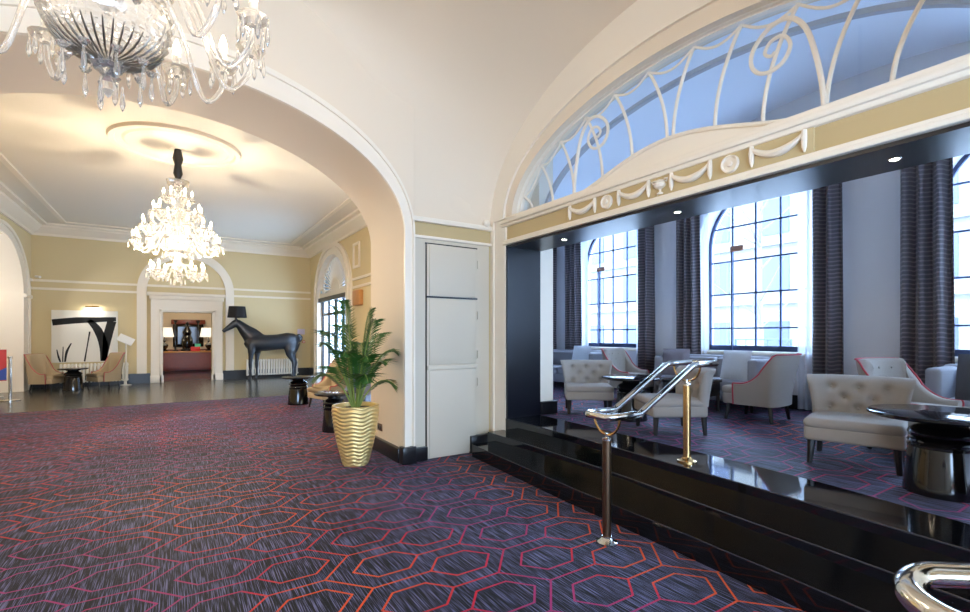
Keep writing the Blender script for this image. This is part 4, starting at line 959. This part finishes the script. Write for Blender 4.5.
# near one: z is measured from its lowest point
def faceted(prof, n, amp):
    mb = MB(); rows = []
    for j, (r, z) in enumerate(prof):
        rows.append([(r*(1+amp*(1 if (i+j) % 2 else -1))*math.cos(2*PI*(i+.5*(j % 2))/n), r*(1+amp*(1 if (i+j) % 2 else -1))*math.sin(2*PI*(i+.5*(j % 2))/n), z) for i in range(n)])
    mb.grid(rows, close=True); return mb
near = chandelier('large crystal chandelier cut off by the top left corner of the photo', (-.235, 2.62, 2.46),
    [(13, .08, .66, .575, .47, .20, 6, .31, .0125), (6, .07, .82, .42, .76, .12, 0, .1, .012)], 5.6,
    [('stem', [(0, .42), (.05, .47), (.08, .6), (.04, .75), (.09, .9), (.03, 1.05), (0, 1.1)]), ('finial', [(0, .06), (.02, .09), (.035, .12), (.015, .15), (.05, .18), (.06, .2), (.03, .22), (0, .225)])],
    (.115, .0115), [(9, .155, .205), (3, .05, .13)], (8, .62, .66, 9), 1.05)
bp = [(.03+.205*math.sin(PI/2*k/11)**.9, .225+.20*(1-math.cos(PI/2*k/11))) for k in range(12)]+[(.24, .45), (.228, .452)]+[(.03+.19*math.sin(PI/2*k/11)**.9, .24+.20*(1-math.cos(PI/2*k/11))) for k in range(11, -1, -1)]
faceted(bp, 40, .022).build('bowl', M_cryst, near, ang=4)
ro = MB()  # dark ribs added under the bowl in place of its refraction lines
for k in range(36):
    a = 2*PI*k/36
    ro.tube([((.03+.205*math.sin(PI/2*q/8)**.9)*math.cos(a), (.03+.205*math.sin(PI/2*q/8)**.9)*math.sin(a), .219+.20*(1-math.cos(PI/2*q/8))) for q in range(0, 6)], [.002, .003, .004, .0045, .004, .002], 5)
ro.build('refraction_ribs', mat('refraction_silver', srgb(150, 145, 136), .35, 1), near)
for k in range(9):
    a = 2*PI*k/9+.1
    MB().tube(smooth_path([(.04*math.cos(a), .04*math.sin(a), .195), (.09*math.cos(a), .09*math.sin(a), .235), (.14*math.cos(a), .14*math.sin(a), .225), (.155*math.cos(a), .155*math.sin(a), .205)], 4), .009, 7).build('scroll', M_cryst2, near)
    MB().lathe([(0, .0), (.014, .004), (.024, .02), (.021, .022), (0, .012)], 9, loc=(.155*math.cos(a), .155*math.sin(a), .2)).build('drip_pan', M_cryst, near, ang=5)
# the one in the hall
def zz(z): return z-2.37
far = chandelier('tiered crystal chandelier hanging from the ceiling rose in the hall', (.07, 9.55, 2.37),
    [(14, .1, zz(3.15), .61, zz(3.0), .12, 3, 0, .013), (12, .08, zz(3.35), .49, zz(3.24), .10, 1, .5, .012), (10, .06, zz(3.55), .34, zz(3.5), .08, 1, .2, .011), (6, .05, zz(3.75), .2, zz(3.74), .05, 0, 0, .01), (10, .06, zz(2.62), .38, zz(2.52), .1, 2, .3, .012)], HZ,
    [('bowl', [(.02, zz(2.86)), (.2, zz(2.90)), (.26, zz(2.98)), (.25, zz(3.0)), (0, zz(2.95))], M_cryst), ('stem', [(0, zz(2.45)), (.05, zz(2.5)), (.07, zz(2.6)), (.04, zz(2.8)), (.09, zz(3.0)), (.04, zz(3.3)), (.08, zz(3.6)), (.04, zz(3.9)), (.15, zz(4.0)), (.17, zz(4.08)), (.03, zz(4.1)), (0, zz(4.12))]), ('finial', [(0, 0), (.03, .05), (.015, .1), (.05, .15), (0, .2)])],
    (.12, .014), [(10, .22, zz(2.88)), (6, .1, zz(2.45))], (10, .57, zz(2.9), 44), zz(4.1))
MB().lathe([(.04, zz(4.12)), (.07, zz(4.2)), (.05, zz(4.35)), (.08, zz(4.45)), (.05, zz(4.6)), (.06, zz(4.655))], 12).build('sleeve', M_dframe, far)
struct(MB().lathe([(0, -.05), (.12, -.06), (.2, -.03), (.55, -.02), (.6, -.035), (.72, -.035), (.76, -.015), (.84, -.015), (.86, -.05), (.93, -.05), (.95, 0)], 64, loc=(.07, 9.55, HZ)).build('trim_25', M_white, ang=25))
